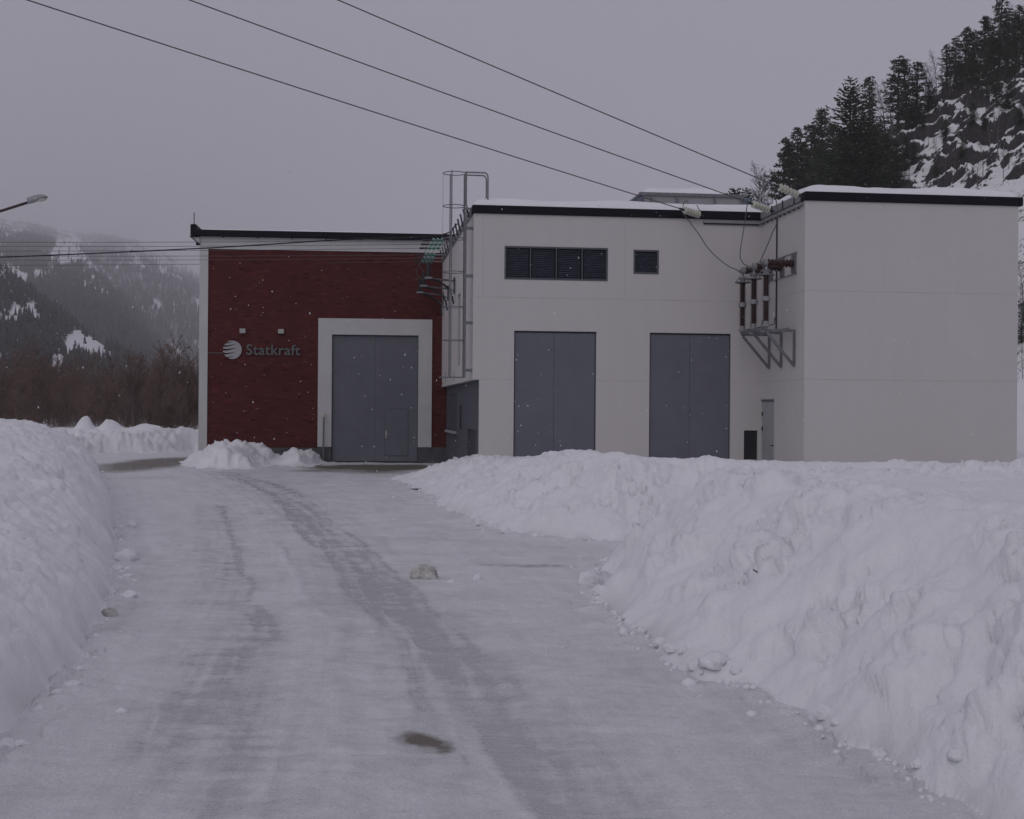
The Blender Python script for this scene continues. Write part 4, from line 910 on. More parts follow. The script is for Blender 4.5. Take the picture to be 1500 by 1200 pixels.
# fine crumbs: stuff
cv, cf = [], []; P0, F0 = lump_mesh(400, 1)
F0 = np.array(F0); n_c = 0
for poly, n, OUT in ((left_toe, 110, 1), (near_toe, 200, -1), (far_toe, 130, -1)):
    pts = np.array(poly); seg = np.linalg.norm(np.diff(pts, axis=0), axis=1); cum = np.concatenate([[0], np.cumsum(seg)])
    for _ in range(n):
        t = RNG.uniform(0, cum[-1]); i = min(np.searchsorted(cum, t) - 1, len(seg) - 1); i = max(i, 0); q = (t - cum[i]) / seg[i]; p = pts[i] * (1 - q) + pts[i + 1] * q
        nrm = np.array([-(pts[i + 1] - pts[i])[1], (pts[i + 1] - pts[i])[0]]) / seg[i]
        off = (-abs(RNG.normal(0, .10)) - .02 - (RNG.exponential(.25) if RNG.random() < .15 else 0)) * OUT
        x, y = p + nrm * off; s = min(.06, RNG.lognormal(-4.0, .5))
        cv.append(P0 * s * np.array([RNG.uniform(.8, 1.4), RNG.uniform(.8, 1.4), RNG.uniform(.6, .9)]) + np.array([x, y, (hsurf(x, y)) + s * .05])); cf.append(F0 + n_c); n_c += len(P0)
tag(meshobj('snow_crumbs', np.concatenate(cv), np.concatenate(cf), MAT['snow'], origin=(0, 0, 0), smooth=True), kind='stuff')
x, y = G(612, 719); tag(MB().bar((x - .16, y, .03), (x + .16, y + .05, .035), .05).build('stick', MAT['darkmetal']), 'short black stick lying at the toe of the far snow bank', 'stick')
tw = MB(); p = at(1110, 831, 11.6); p2 = at(1118, 842, 11.45)
x, y = p.x, p.y; zs_ = hsurf(x, y)
tw.tube([(x - .05, y - .05, zs_ + .05), (x, y - .02, zs_ + .02), (x + .05, y - .06, zs_ - .03)], .006, 5); tag(tw.build('twig', MAT['bark']), 'small dark twig stuck in the face of the right snow bank', 'twig')

# ground sheet to the horizon
gs = 15000
gv = []; NG = 60; lin = np.sign(np.linspace(-1, 1, NG)) * np.abs(np.linspace(-1, 1, NG)) ** 2.5 * gs
GX, GY = np.meshgrid(lin, lin + 500, indexing='ij'); a0 = (np.arange(NG - 1)[:, None] * NG + np.arange(NG - 1)).ravel()
tag(meshobj('ground', np.stack([GX.ravel(), GY.ravel(), np.full(NG * NG, -.09)], -1), np.stack([a0, a0 + NG, a0 + NG + 1, a0 + 1], -1), MAT['snow'], origin=(0, 0, 0)), kind='structure')

# ================================================================== RIGHT HILL
def hz(x, y):
    x = np.asarray(x, np.float32); y = np.asarray(y, np.float32)
    ye = np.minimum(y, 212) - .25 * np.clip(y - 212, 0, None)
    z = .9 * (x - 35.5) + .2124 * (ye - 93)
    z = z + 3.0 * fbm(x * .03, y * .03, None, 3, 301)
    cl = sstep(137, 147, y + 9 * vnoise(x * .06, y * .06, None, 303)) * sstep(2, 10, z)
    zn = z + 4.2 * fbm(x * .055, y * .055, None, 4, 304) + .35 * x + 1.2 * fbm(x * .25, y * .25, None, 3, 309)
    stp = 5.2; q = zn / stp; fr = q - np.floor(q); tz = stp * (np.floor(q) + sstep(.35, .85, fr)) - zn
    zq = z + 1.9 * fbm(x * .2, y * .2, None, 4, 305) - .25 * x; st2 = 1.9; q2 = zq / st2; f2 = q2 - np.floor(q2); t2 = st2 * (np.floor(q2) + sstep(.3, .8, f2)) - zq
    brk = np.clip(.55 + 1.3 * vnoise(x * .13, y * .13, None, 310), 0, 1.1); brk2 = np.clip(.5 + 1.4 * vnoise(x * .3 + 9, y * .3, None, 311), 0, 1.2)
    wk = worley(x / 3.2 + .3 * vnoise(x * .4, y * .4, None, 312), y / 3.2, z / 3.2, 313)
    z = z + cl * (.9 * tz * brk + .9 * t2 * brk2 + 1.5 * (.5 - wk) + .9 * fbm(x * .45, y * .45, None, 4, 306) + .5 * fbm(x * 1.4, y * 1.4, None, 3, 314) + .35 * (.5 - worley(x / 1.1, y / 1.1, z / 1.1, 315)))
    z = z + (1 - cl) * .25 * fbm(x * .2, y * .2, None, 3, 307)
    return np.where(z > 20, z, 2 * np.log1p(np.exp(np.clip(z, -40, 20) / 2))) - .35
hx = np.concatenate([np.arange(5, 24, 1.5), np.arange(24, 92, .36), np.arange(92, 190, 2)]).astype(np.float32); hy = np.concatenate([np.arange(84, 128, 1), np.arange(128, 218, .36), np.arange(218, 290, 2)]).astype(np.float32)
HX, HY = np.meshgrid(hx, hy, indexing='ij'); HZ = hz(HX.ravel(), HY.ravel()); ny_ = len(hy)
a0 = (np.arange(len(hx) - 1)[:, None] * ny_ + np.arange(ny_ - 1)).ravel()
tag(meshobj('hill', np.stack([HX.ravel(), HY.ravel(), HZ], -1), np.stack([a0, a0 + ny_, a0 + ny_ + 1, a0 + 1], -1), MAT['rock'], origin=(0, 0, 0)), kind='structure')

# ------------------------------------------------------------------ tree prototypes
def kites(P, Q, Wd, up=None):
    """diamond leaf faces from P to Q with half width Wd"""
    P = np.array(P); Q = np.array(Q); d = Q - P; ln = np.linalg.norm(d, axis=1, keepdims=True) + 1e-6; d = d / ln
    rv = RNG.normal(size=P.shape); sd = np.cross(d, rv); sd /= np.linalg.norm(sd, axis=1, keepdims=True) + 1e-6
    Mm = P * .55 + Q * .45; W = np.array(Wd).reshape(-1, 1)
    V = np.stack([P, Mm + sd * W, Q, Mm - sd * W], 1).reshape(-1, 3)
    return V, np.arange(len(V)).reshape(-1, 4)
def segmesh(Sg):
    """list of (p0,p1,r0,r1) -> 3-sided prisms"""
    A = np.array([s[0] for s in Sg]); B = np.array([s[1] for s in Sg]); ra = np.array([s[2] for s in Sg])[:, None]; rb = np.array([s[3] for s in Sg])[:, None]
    d = B - A; d /= np.linalg.norm(d, axis=1, keepdims=True) + 1e-9; ref = np.where(np.abs(d[:, 2:3]) < .9, np.array([[0, 0, 1.]]), np.array([[1., 0, 0]]))
    x = np.cross(d, ref); x /= np.linalg.norm(x, axis=1, keepdims=True); y = np.cross(d, x); vs = []
    for base, r in ((A, ra), (B, rb)):
        for k in range(3):
            w = 2 * math.pi * k / 3; vs.append(base + (x * math.cos(w) + y * math.sin(w)) * r)
    V = np.stack(vs, 1).reshape(-1, 3); b0 = np.arange(len(A))[:, None] * 6
    Fc = np.concatenate([b0 + np.array([[k, (k + 1) % 3, 3 + (k + 1) % 3, 3 + k]]) for k in range(3)])
    return V, Fc
def mesh_only(V, Fc, mat, name):
    o = meshobj(name, V, np.asarray(Fc), mat, origin=(0, 0, 0)); me = o.data; COL.objects.unlink(o); bpy.data.objects.remove(o); return me
def rod(pts, r, n=7):
    mb = MB().tube(pts, r, n); return mb
def spruce_proto(h, seed, wide=.19, fat=1.):
    rnd = random.Random(seed); P, Q, W = [], [], []; trunk = MB().tube([(0, 0, -1.5), (0, 0, h * .5), (0, 0, h)], [h * .016, h * .009, .01], 7)
    z = h * .07
    while z < h * .985:
        f = z / h; nb = rnd.randint(6, 8) if f < .9 else 4; a0 = rnd.uniform(0, 6.28)
        for k in range(nb):
            az = a0 + 6.283 * k / nb + rnd.uniform(-.25, .25); Ln = (h * wide * (1 - f) ** .75 * rnd.uniform(.6, 1.2) + .2) * (.8 + .4 * min(1, f * 6))
            sl = -.35 + .95 * f ** 1.5 + rnd.uniform(-.12, .12); n = max(2, int(Ln / .24)); o = Vector((0, 0, z)); dv = Vector((math.cos(az), math.sin(az), sl)).normalized(); sd = Vector((-math.sin(az), math.cos(az), 0))
            for i in range(n):
                t = (i + .6) / n; p = o + dv * Ln * t + Vector((0, 0, .16 * Ln * t * t)); tip = .55 + .45 * (1 - t)
                for s_ in (-1, 1):
                    q = p + (dv * .55 + sd * s_ * rnd.uniform(.35, .8) + Vector((0, 0, rnd.uniform(-.45, .1)))) * rnd.uniform(.35, .7) * tip * (.5 + h * .016)
                    P.append(p); Q.append(q); W.append(rnd.uniform(.06, .11) * fat)
                P.append(p); Q.append(p + dv * rnd.uniform(.3, .6) * (.5 + h * .016) + Vector((0, 0, rnd.uniform(-.1, .2)))); W.append(rnd.uniform(.05, .09) * fat)
        z += max(.28, h * .021) * rnd.uniform(.8, 1.2)
    for k in range(8): P.append((0, 0, h - .9 + k * .1)); Q.append((rnd.uniform(-.2, .2), rnd.uniform(-.2, .2), h - .5 + k * .1)); W.append(.06)
    V, Fc = kites(P, Q, W); return trunk, mesh_only(V, Fc, MAT['spruce'], 'spruce_crown'), h
def pine_proto(h, seed, c0=.4, spread=.17):
    rnd = random.Random(seed); P, Q, W = [], [], []
    bend = Vector((rnd.uniform(-.5, .5), rnd.uniform(-.5, .5), 0))
    def tr(f): return Vector((bend.x * f * f, bend.y * f * f, h * f))
    trunk = MB().tube([(0, 0, -1.5)] + [tr(f) for f in (0, .3, .6, .85, 1)], [h * .018, h * .016, h * .013, h * .010, h * .006, .02], 7)
    nb = 74
    for k in range(nb):
        f = c0 + (1 - c0) * (k + rnd.random()) / nb; az = rnd.uniform(0, 6.283); prof = math.sin(math.pi * min(1, (f - c0) / (1 - c0) * .8 + .25)) ** .7
        Ln = h * spread * .85 * prof * rnd.uniform(.45, 1.15) + .25; dv = Vector((math.cos(az), math.sin(az), rnd.uniform(-.05, .45))).normalized(); o = tr(f); e_ = o + dv * Ln
        trunk.tube([o, o + dv * Ln * .5, e_], [h * .004, h * .003, .012], 4, caps=False)
        for c in range(3 if Ln > .8 else 2):
            cc = o + dv * Ln * (1 - .28 * c) + Vector((rnd.gauss(0, .15), rnd.gauss(0, .15), rnd.gauss(.1, .1))); rc = rnd.uniform(.22, .46) * (.6 + h * .035)
            for q in range(30):
                v = Vector((rnd.gauss(0, 1), rnd.gauss(0, 1), abs(rnd.gauss(0, .8)) - .25)).normalized(); s0 = cc + Vector((v.x, v.y, v.z * .8)) * rc * rnd.uniform(.1, .6)
                P.append(s0); Q.append(s0 + (v + Vector((0, 0, .25))) * rc * rnd.uniform(.4, .75)); W.append(rnd.uniform(.045, .08) * (.7 + h * .025))
    V, Fc = kites(P, Q, W); return trunk, mesh_only(V, Fc, MAT['pine'], 'pine_crown'), h
def bare_segs(h, seed, nbr=26, up=.9, thick=.010, crown0=.25, twig=1.):
    rnd = random.Random(seed); Tr, Tw = [], []; pts = [Vector((0, 0, -.6))]; n = 7; dv = Vector((0, 0, 1)); p = Vector((0, 0, 0))
    for i in range(n):
        q = p + dv * h / n; Tr.append((p if i else pts[0], q, h * thick * (1 - i / n) + .008, h * thick * (1 - (i + 1) / n) + .008)); p = q; dv = (dv + Vector((rnd.gauss(0, .07), rnd.gauss(0, .07), .05))).normalized()
    for k in range(nbr):
        f = crown0 + (1 - crown0) * rnd.random() ** .8; i = min(n - 1, int(f * n)); a, b_ = Tr[i][0], Tr[i][1]; o = a.lerp(b_, f * n - i); az = rnd.uniform(0, 6.283)
        d = Vector((math.cos(az), math.sin(az), up * rnd.uniform(.6, 1.5))).normalized(); Ln = h * .30 * (1.15 - f) * rnd.uniform(.5, 1.2) + .3; r = h * thick * .32 * (1.1 - f) + .006
        m_ = o + d * Ln * .5; d2 = (d + Vector((rnd.gauss(0, .15), rnd.gauss(0, .15), .25))).normalized(); e_ = m_ + d2 * Ln * .5; Tw += [(o, m_, r, r * .7), (m_, e_, r * .7, .004)]
        for j in range(int(6 * twig)):
            t = rnd.uniform(.2, 1); s0 = o.lerp(m_, t * 2) if t < .5 else m_.lerp(e_, t * 2 - 1); dd = (d2 + Vector((rnd.gauss(0, .6), rnd.gauss(0, .6), rnd.gauss(.15, .4)))).normalized(); l2 = Ln * rnd.uniform(.2, .45); s1 = s0 + dd * l2
            Tw.append((s0, s1, .010, .004))
            for jj in range(2):
                s2 = s0.lerp(s1, rnd.uniform(.3, .9)); Tw.append((s2, s2 + (dd + Vector((rnd.gauss(0, .6), rnd.gauss(0, .6), rnd.gauss(0, .4)))).normalized() * l2 * .5, .006, .003))
    return Tr, Tw
tcount = 0
def mk(kind, proto, name):
    trunk, crown, h = proto; tm = trunk.build('trunk', MAT['bark']); 
    return tm, crown, h
def proto_tree(tr, crown, h):
    o = tr.build('trunk', MAT['bark'], origin=(0, 0, 0)); me = o.data; COL.objects.unlink(o); bpy.data.objects.remove(o); return me, crown, h
SPR = [proto_tree(*spruce_proto(20, 1, .21, 1.5)), proto_tree(*spruce_proto(14, 2, .2)), proto_tree(*spruce_proto(9, 3, .2))]
PIN = [proto_tree(*pine_proto(11, 21, .25)), proto_tree(*pine_proto(12, 22, .12, .15)), proto_tree(*pine_proto(9, 23, .15, .2)), proto_tree(*pine_proto(13, 24, .45, .15)), proto_tree(*pine_proto(12, 25, .06, .14))]
def birch_proto(h, seed, **k):
    Tr, Tw = bare_segs(h, seed, **k); return mesh_only(*segmesh(Tr), MAT['birchbark'], 'birch_trunk'), mesh_only(*segmesh(Tw), MAT['twig'], 'birch_twigs'), h
BIR = [birch_proto(9, 31, nbr=40, thick=.015), birch_proto(8, 32, nbr=36, thick=.014), birch_proto(10, 33, nbr=46, thick=.015)]
def put_tree(name, cat, proto, x, y, z, h, lab, group, crown='crown', wid=1.):
    tm, cm, ph = proto; s = h / ph
    M = Matrix.Translation((x, y, z)) @ Matrix.Rotation(random.uniform(0, 6.28), 4, 'Z') @ Matrix.Diagonal((s * wid, s * wid, s, 1))
    o = thing(name, lab, cat, M, group)
    for nm, me in (('trunk', tm), (crown, cm)):
        c = bpy.data.objects.new(nm, me); COL.objects.link(c); c.parent = o
    return o
def tree_px(px, by, py, kind, proto, lab, group, wid=1., minh=2.5):
    """tree whose foot is where the sight line (px, by) meets the hill and whose top reaches row py"""
    Ys = np.arange(98, 212, .5); d = ray(px, by); xs_ = d.x / d.y * Ys; zs = EYE + d.z / d.y * Ys; hh = hz(xs_, Ys)
    hit = np.nonzero(hh >= zs)[0]; Yd = float(Ys[hit[0]]) if len(hit) else 208.; p = at(px, py, Yd); z = float(hz(np.array([p.x]), np.array([Yd]))[0]); h = max(minh, p.z - z)
    nm, cat, cr = {'s': ('spruce_tree', 'spruce', 'crown'), 'p': ('pine_tree', 'pine', 'crown'), 'b': ('birch_tree', 'birch', 'twigs')}[kind]
    return put_tree(nm, cat, proto, p.x, Yd, z - .15, h, lab, group, cr, wid)
tree_px(1246, 330, 113, 's', SPR[0], 'big dark spruce, broadest and tallest on the hillside behind the block roof', 'spruces on the hillside', 1.45)
gp = 'pines on the rocky ridge'
LABP = 'dark pine among others crowded along the snowy ridge skyline'
for px, by, py, k, lab in ((1146, 300, 204, 1, 'leftmost dark pine at the foot of the hill behind the return eave'), (1158, 300, 215, 2, None), (1170, 295, 188, 4, None), (1186, 290, 183, 1, None), (1208, 280, 163, 0, 'pine with flat top just left of the big spruce'), (1196, 285, 196, 4, None), (1275, 200, 112, 4, 'slim pine with rounded tip just right of the big spruce'),
                      (1316, 162, 87, 1, 'left pine of the dense dark clump standing alone on the ridge'), (1329, 160, 86, 4, 'middle pine of the dense dark clump standing alone on the ridge'), (1343, 156, 92, 4, 'right pine of the dense dark clump standing alone on the ridge'),
                      (1387, 132, 64, 4, None), (1400, 128, 55, 1, None), (1414, 126, 42, 0, None), (1428, 122, 46, 1, None), (1441, 112, 25, 3, 'open flat-topped pine against the sky below the ridge top'), (1464, 104, -8, 4, 'tallest pine near the top right corner'), (1477, 95, 16, 1, None), (1490, 90, 8, 4, None), (1452, 125, 55, 0, None), (1499, 100, 40, 4, None), (1472, 125, 66, 1, None), (1420, 138, 84, 2, None), (1406, 140, 92, 2, None), (1446, 145, 86, 4, None),
                      (1460, 160, 100, 4, 'dark pine standing lowest of the ridge pines above the snowy cliff'), (1487, 122, 72, 1, None), (1434, 140, 96, 2, None)):
    tree_px(px, by, py, 'p', PIN[k], lab or LABP, gp, 1.4 if by < 200 else 1.2)
LABS = 'small dark spruce standing among the snowy rocks of the hillside'
gs_ = 'spruces on the hillside'
for px, by, py, k, lab in ((1077, 300, 277, 2, 'tiny spruce tip showing above the rooftop skylight box'), (1094, 300, 274, 1, 'low dark spruce between the tiny spruce tip and the bare birches'), (1222, 320, 178, 1, None), (1266, 310, 165, 1, None), (1180, 320, 222, 1, None), (1202, 320, 205, 1, None), (1233, 330, 190, 1, None), (1256, 325, 178, 0, None), (1290, 285, 172, 1, None), (1280, 300, 190, 1, None), (1300, 262, 186, 1, None), (1312, 285, 200, 1, None), (1326, 250, 198, 2, None), (1338, 235, 205, 2, None),
                      (1362, 148, 120, 2, None), (1385, 205, 172, 2, None), (1352, 190, 165, 2, None), (1425, 185, 150, 2, None), (1410, 238, 205, 2, None), (1442, 200, 165, 2, None), (1478, 165, 120, 2, None), (1495, 190, 150, 2, None), (1372, 262, 236, 2, None)):
    tree_px(px, by, py, 's', SPR[k], lab or LABS, gs_, 1.6 if k == 2 else 1.3, 1.5)
gb = 'bare birches on the hillside'
LABB = 'thin bare birch with grey twigs among the hillside trees'
for px, by, py, k, lab in ((1108, 305, 252, 0, 'bare grey birch nearest the skylight box at the left end of the hill'), (1124, 305, 242, 2, 'bare grey birch just left of the leftmost dark pine'), (1116, 305, 262, 1, LABB), (1134, 300, 250, 1, LABB), (1297, 190, 118, 0, 'bare birch left of the dense pine clump on the ridge'), (1355, 152, 92, 1, LABB), (1363, 148, 88, 2, LABB), (1372, 142, 74, 0, LABB), (1380, 138, 90, 1, LABB), (1368, 150, 100, 2, LABB), (1483, 95, 8, 0, LABB), (1493, 92, 0, 2, LABB), (1457, 185, 130, 1, LABB),
                      (1462, 235, 160, 0, 'slim bare birch with long visible trunk on the right-hand cliff'), (1440, 262, 200, 1, LABB), (1425, 268, 222, 2, LABB), (1398, 255, 215, 1, LABB), (1432, 275, 225, 0, LABB), (1332, 262, 215, 1, LABB), (1345, 165, 130, 1, LABB), (1392, 132, 70, 2, LABB), (1408, 130, 66, 0, LABB), (1435, 125, 50, 1, LABB), (1474, 110, 20, 2, LABB), (1446, 118, 40, 0, LABB), (1307, 175, 120, 2, LABB), (1468, 150, 95, 1, LABB), (1416, 165, 120, 2, LABB), (1360, 215, 172, 1, LABB), (1372, 240, 200, 0, LABB), (1404, 205, 165, 2, LABB), (1450, 225, 175, 1, LABB), (1470, 262, 215, 0, LABB), (1318, 275, 235, 2, LABB), (1478, 250, 205, 1, LABB), (1386, 262, 222, 2, LABB), (1494, 455, 412, 2, 'bare shrub-like birch low beside the right edge of the block'), (1499, 470, 380, 0, 'bare birch at the right edge of the photo beside the block'), (1498, 560, 525, 1, 'lowest bare birch by the right edge of the block')):
    tree_px(px, by, py, 'b', BIR[k], lab, gb, 1.)
tree_px(1497, 505, 440, 's', SPR[1], 'dark spruce low at the right edge of the photo beside the block', gs_, 1.2)

# ================================================================== LEFT: wooded mountains, bare wood
def ridge_hill(name, ridge, Y0, Y1, seed, amp, n=(260, 90), back=.35, basez=-2):
    px = np.linspace(ridge[0][0], ridge[-1][0], n[0]); py = np.interp(px, [r[0] for r in ridge], [r[1] for r in ridge])
    t = np.linspace(0, 1.3 ** .5, n[1]) ** 2; PX, T = np.meshgrid(px, t, indexing='ij'); PYr = np.repeat(py[:, None], n[1], 1)
    Yr = Y0 + (Y1 - Y0) * T; Xw = (PX - 750) / F * Yr
    elv = (600 + ROLL * (PX - 513) - PYr) / F; fr = np.interp(T, [0, .03, .075, .17, .42, 1, 1.3], [0, .38, .62, .82, .93, 1, .9]) if Y1 > 2000 else np.interp(T, [0, .3, .6, 1, 1.3], [0, .42, .74, 1, .8])
    Zw = EYE + (basez - EYE) * np.clip(1 - T * 3, 0, 1) + elv * Yr * fr
    Zw = Zw + amp * (Yr / Y1) * fbm(Xw / (amp * 7), Yr / (amp * 7), None, 5, seed) * np.clip(T * 4, 0, 1) * np.where(T < 1, 1 - .6 * np.clip((T - .7) / .3, 0, 1), .4)
    return Xw.ravel(), Yr.ravel(), Zw.ravel(), T.ravel(), n
def add_hill(name, ridge, Y0, Y1, seed, amp, trees, th, bare_bias, patches=(), thin=.25):
    Xw, Yr, Zw, T, n = ridge_hill(name, ridge, Y0, Y1, seed, amp)
    a0 = (np.arange(n[0] - 1)[:, None] * n[1] + np.arange(n[1] - 1)).ravel()
    o = meshobj(name, np.stack([Xw, Yr, Zw], -1), np.stack([a0, a0 + n[1], a0 + n[1] + 1, a0 + 1], -1), MAT['hillA'], origin=(0, 0, 0), smooth=True)
    sc = Yr / 45
    bare = .6 * fbm(Xw / sc, Yr / sc, Zw / sc * 2, 5, seed + 50) + .5 * fbm(Xw / (Yr / 190), np.log(Yr) * 16, None, 4, seed + 60) + bare_bias
    U = 750 + Xw / Yr * F; Vv = 600 - (Zw - EYE) / Yr * F + ROLL * (U - 513)
    for (cx, cy, rx, ry, s) in patches: bare = bare + s * np.exp(-((U - cx) / rx) ** 2 - ((Vv - cy) / ry) ** 2)
    at_ = o.data.attributes.new('bare', 'FLOAT', 'POINT'); at_.data.foreach_set('value', np.clip(bare * 1.6 + .12, 0, 1).astype(np.float32)); tag(o, kind='structure')
    # conifers and bare crowns scattered on it
    i = RNG.integers(0, n[0] - 1, trees * 3); jx = RNG.integers(0, int(n[1] / 1.3 ** .5) + 1, trees * 3); jx = np.minimum(jx, n[1] - 2); fx, fy = RNG.random(trees * 3), RNG.random(trees * 3)
    def bl(A):
        A = A.reshape(n); return (A[i, jx] * (1 - fx) + A[i + 1, jx] * fx) * (1 - fy) + (A[i, jx + 1] * (1 - fx) + A[i + 1, jx + 1] * fx) * fy
    bx, by, bz, bb = bl(Xw), bl(Yr), bl(Zw), bl(bare)
    keep = RNG.random(trees * 3) > np.clip(bb * 3.2 + thin, .04, .985); idx = np.nonzero(keep)[0][:trees]
    m_ = len(idx); k = 6; ang = np.arange(k) * 2 * math.pi / k
    tv = np.concatenate([np.stack([np.cos(ang) * .22, np.sin(ang) * .22, np.full(k, .06)], -1), [[0, 0, .62]], np.stack([np.cos(ang + .5) * .15, np.sin(ang + .5) * .15, np.full(k, .42)], -1), [[0, 0, 1.]]])
    tf = np.array([[q, (q + 1) % k, k] for q in range(k)] + [[k + 1 + q, k + 1 + (q + 1) % k, 2 * k + 1] for q in range(k)])
    hh = th * RNG.uniform(.5, 1.2, m_) * np.where(RNG.random(m_) < .1, 1.25, 1); wd = hh * RNG.uniform(.6, 1.1, m_); V = tv[None] * np.stack([wd, wd, hh], -1)[:, None, :] * RNG.uniform(.75, 1.25, (m_, len(tv), 1)) + np.stack([bx, by, bz], -1)[idx][:, None, :]
    Fc = (tf[None] + (np.arange(m_) * len(tv))[:, None, None]).reshape(-1, 3)
    tag(meshobj('hillside_forest', V.reshape(-1, 3), Fc, MAT['farforest'], origin=(0, 0, 0)), kind='stuff')
add_hill('mountain', [(-120, 330), (60, 338), (150, 345), (195, 352), (235, 366), (262, 382), (300, 408), (360, 450), (460, 530)], 1900, 9800, 501, 60, 11000, 18, -.02, ((250, 480, 60, 60, -.25), (278, 400, 40, 14, .25)), .35)
add_hill('mountain', [(-160, 312), (0, 322), (50, 330), (100, 342), (140, 362), (180, 402), (215, 450), (250, 505), (300, 560)], 880, 8300, 511, 60, 30000, 11.5, .0, ((110, 380, 40, 22, .2), (140, 440, 50, 25, .15), (220, 500, 90, 40, -.7), (120, 470, 60, 30, -.2)), .42)
add_hill('hill', [(-140, 330), (0, 396), (35, 415), (70, 445), (110, 475), (150, 505), (190, 528), (240, 555), (320, 590)], 430, 900, 521, 10, 9000, 6.5, -.12, ((130, 512, 34, 16, .85), (20, 455, 25, 22, .35), (10, 525, 20, 8, .5), (50, 540, 26, 6, .35)))
# bare wood: one stuff mass plus a few pale trunks that stand out
Vs, Fs, cnt = [], [], 0
protos = [bare_segs(6.5, 700 + k, nbr=34, up=1.1, thick=.0055, crown0=.08, twig=1.7) for k in range(6)]
PM = [segmesh(a + b_) for a, b_ in protos]
for i_ in range(560):
    low = i_ >= 330; Yt = 71 + 9 * RNG.random() if low else 77 + 70 * RNG.random(); px = RNG.uniform(-60, 345); x = (px - 750) / F * Yt
    V, Fc = PM[RNG.integers(0, 6)]; s = RNG.uniform(.22, .42) if low else RNG.uniform(.5, .86); q = RNG.uniform(0, 6.283); c, sn = math.cos(q), math.sin(q)
    W = V * np.array([s * 1.2, s * 1.2, s]); W = np.stack([W[:, 0] * c - W[:, 1] * sn, W[:, 0] * sn + W[:, 1] * c, W[:, 2]], -1) + np.array([x, Yt, .55])
    Vs.append(W); Fs.append(Fc + cnt); cnt += len(V)
tag(meshobj('bare_wood', np.concatenate(Vs), np.concatenate(Fs), MAT['browntwig'], origin=(0, 0, 0)), kind='stuff')
pl = [('tall pale birch trunk standing out in the middle of the brown wood', 196, 548, 76), ('pale birch second from the tallest in the brown wood, to its right', 204, 575, 75), ('thin pale birch nearest the white corner pilaster', 268, 572, 78), ('pale birch left of the tallest one in the brown wood', 183, 560, 77), ('thin grey birch above the two snow lumps on the far ridge', 146, 545, 80), ('grey birch at the left of the brown wood above the snow bank crest', 95, 560, 79), ('leftmost grey birch rising behind the left snow bank', 30, 552, 80), ('grey birch with forked top between the far ridge lumps and the tall birch', 165, 565, 82), ('slender grey birch between the tallest birch and the pilaster', 232, 562, 80)]
for lab, px, py, Yt in pl:
    Yt -= 7
    p = at(px, py, Yt); put_tree('birch_tree', 'birch', BIR[len(lab) % 3], p.x, Yt, .45, (p.z - .45) * .88, lab, 'pale birches in the brown wood', 'twigs', .7)

# ================================================================== FALLING SNOW
n_f = 1700; cy = RNG.uniform(4.5, 36, n_f) ** 1.0; U = RNG.uniform(-.44, .44, n_f); cx = U * cy; cz = RNG.uniform(.3, 9.5, n_f)
ok = cz > .3
ph = (1 + 5 ** .5) / 2; iv = np.array([(-1, ph, 0), (1, ph, 0), (-1, -ph, 0), (1, -ph, 0), (0, -1, ph), (0, 1, ph), (0, -1, -ph), (0, 1, -ph), (ph, 0, -1), (ph, 0, 1), (-ph, 0, -1), (-ph, 0, 1)]) / 1.902
fi = np.array([(0, 11, 5), (0, 5, 1), (0, 1, 7), (0, 7, 10), (0, 10, 11), (1, 5, 9), (5, 11, 4), (11, 10, 2), (10, 7, 6), (7, 1, 8), (3, 9, 4), (3, 4, 2), (3, 2, 6), (3, 6, 8), (3, 8, 9), (4, 9, 5), (2, 4, 11), (6, 2, 10), (8, 6, 7), (9, 8, 1)])
rf = np.clip(RNG.lognormal(-5.68, .42, n_f), .0024, .0078) * np.clip(cy / 12, .45, 1.5)
sc = np.stack([rf * RNG.uniform(.6, 1.1, n_f), rf, rf * RNG.uniform(.9, 1.9, n_f)], -1)
V = iv[None] * sc[:, None, :] * RNG.uniform(.75, 1.2, (n_f, 12, 1)); V[:, :, 0] += V[:, :, 2] * RNG.normal(0, .35, (n_f, 1)); V += np.stack([cx, cy, cz], -1)[:, None, :]
tag(meshobj('falling_snow', V.reshape(-1, 3), (fi[None] + (np.arange(n_f) * 12)[:, None, None]).reshape(-1, 3), MAT['snow'], origin=(0, 0, 0), smooth=True), kind='stuff')

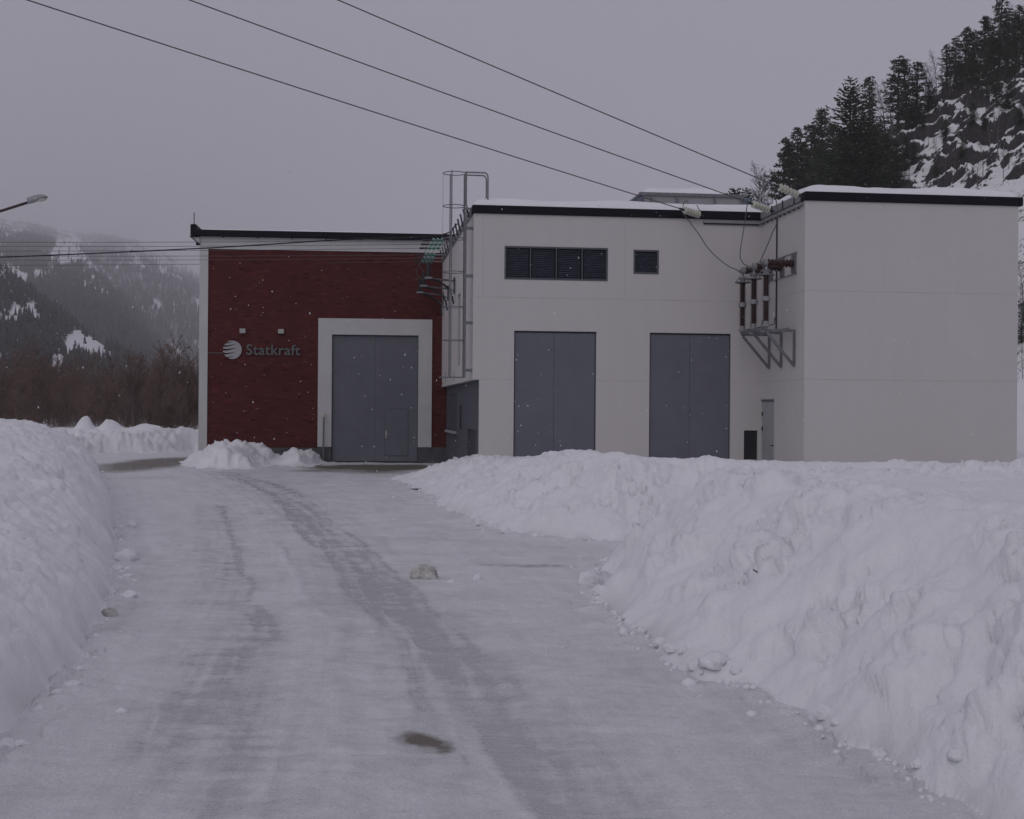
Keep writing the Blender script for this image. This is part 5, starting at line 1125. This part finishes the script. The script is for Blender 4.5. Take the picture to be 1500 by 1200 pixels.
# ================================================================== HAZE, SKY, SUN
HZD = 2.1e-4
hb = MB().box(-9000, 9000, -60, 13500, -3, 1900).build('haze', None, origin=(0, 0, 0))
mt = bpy.data.materials.new('snowy_air'); mt.use_nodes = True; nt = mt.node_tree; nt.nodes.clear()
ou = nt.nodes.new('ShaderNodeOutputMaterial'); pv = nt.nodes.new('ShaderNodeVolumePrincipled'); pv.inputs['Color'].default_value = (.985, .985, 1, 1); pv.inputs['Density'].default_value = HZD
nt.links.new(pv.outputs[0], ou.inputs['Volume']); hb.data.materials.append(mt); tag(hb, kind='stuff')
W = bpy.data.worlds.new('World'); S.world = W; W.use_nodes = True; nt = W.node_tree; bg = nt.nodes['Background']
sky = nt.nodes.new('ShaderNodeTexSky'); sky.sky_type = 'NISHITA'; sky.sun_disc = False
SUN_EL, SUN_AZ = R(38), R(205)      # azimuth measured from +Y, clockwise
sky.sun_elevation = SUN_EL; sky.sun_rotation = SUN_AZ; sky.air_density = 1; sky.dust_density = 4; sky.ozone_density = 1
hs = nt.nodes.new('ShaderNodeHueSaturation'); hs.inputs['Saturation'].default_value = .25; nt.links.new(sky.outputs[0], hs.inputs['Color'])
c = mixc(nt, .93, hs.outputs[0], (3.16, 3.01, 3.66)); nt.links.new(c, bg.inputs['Color']); bg.inputs['Strength'].default_value = .102
sl_ = bpy.data.lights.new('sun', 'SUN'); sl_.energy = .34; sl_.angle = R(50); sl_.color = (1, .985, .98); so = bpy.data.objects.new('sun', sl_); COL.objects.link(so)
dirn = Vector((math.sin(SUN_AZ) * math.cos(SUN_EL), math.cos(SUN_AZ) * math.cos(SUN_EL), math.sin(SUN_EL)))
so.rotation_euler = (-dirn).to_track_quat('-Z', 'Y').to_euler()
S.view_settings.view_transform = 'Standard'; S.view_settings.look = 'None'; S.view_settings.gamma = 1; S.view_settings.exposure = 0
S.render.engine = 'CYCLES'; cy_ = S.cycles
cy_.max_bounces = 6; cy_.diffuse_bounces = 3; cy_.glossy_bounces = 2; cy_.transmission_bounces = 4; cy_.volume_bounces = 2; cy_.transparent_max_bounces = 4
cy_.caustics_reflective = False; cy_.caustics_refractive = False
try:
    cy_.use_denoising = True; cy_.denoiser = 'OPENIMAGEDENOISE'; cy_.denoising_input_passes = 'RGB_ALBEDO_NORMAL'
except Exception: pass
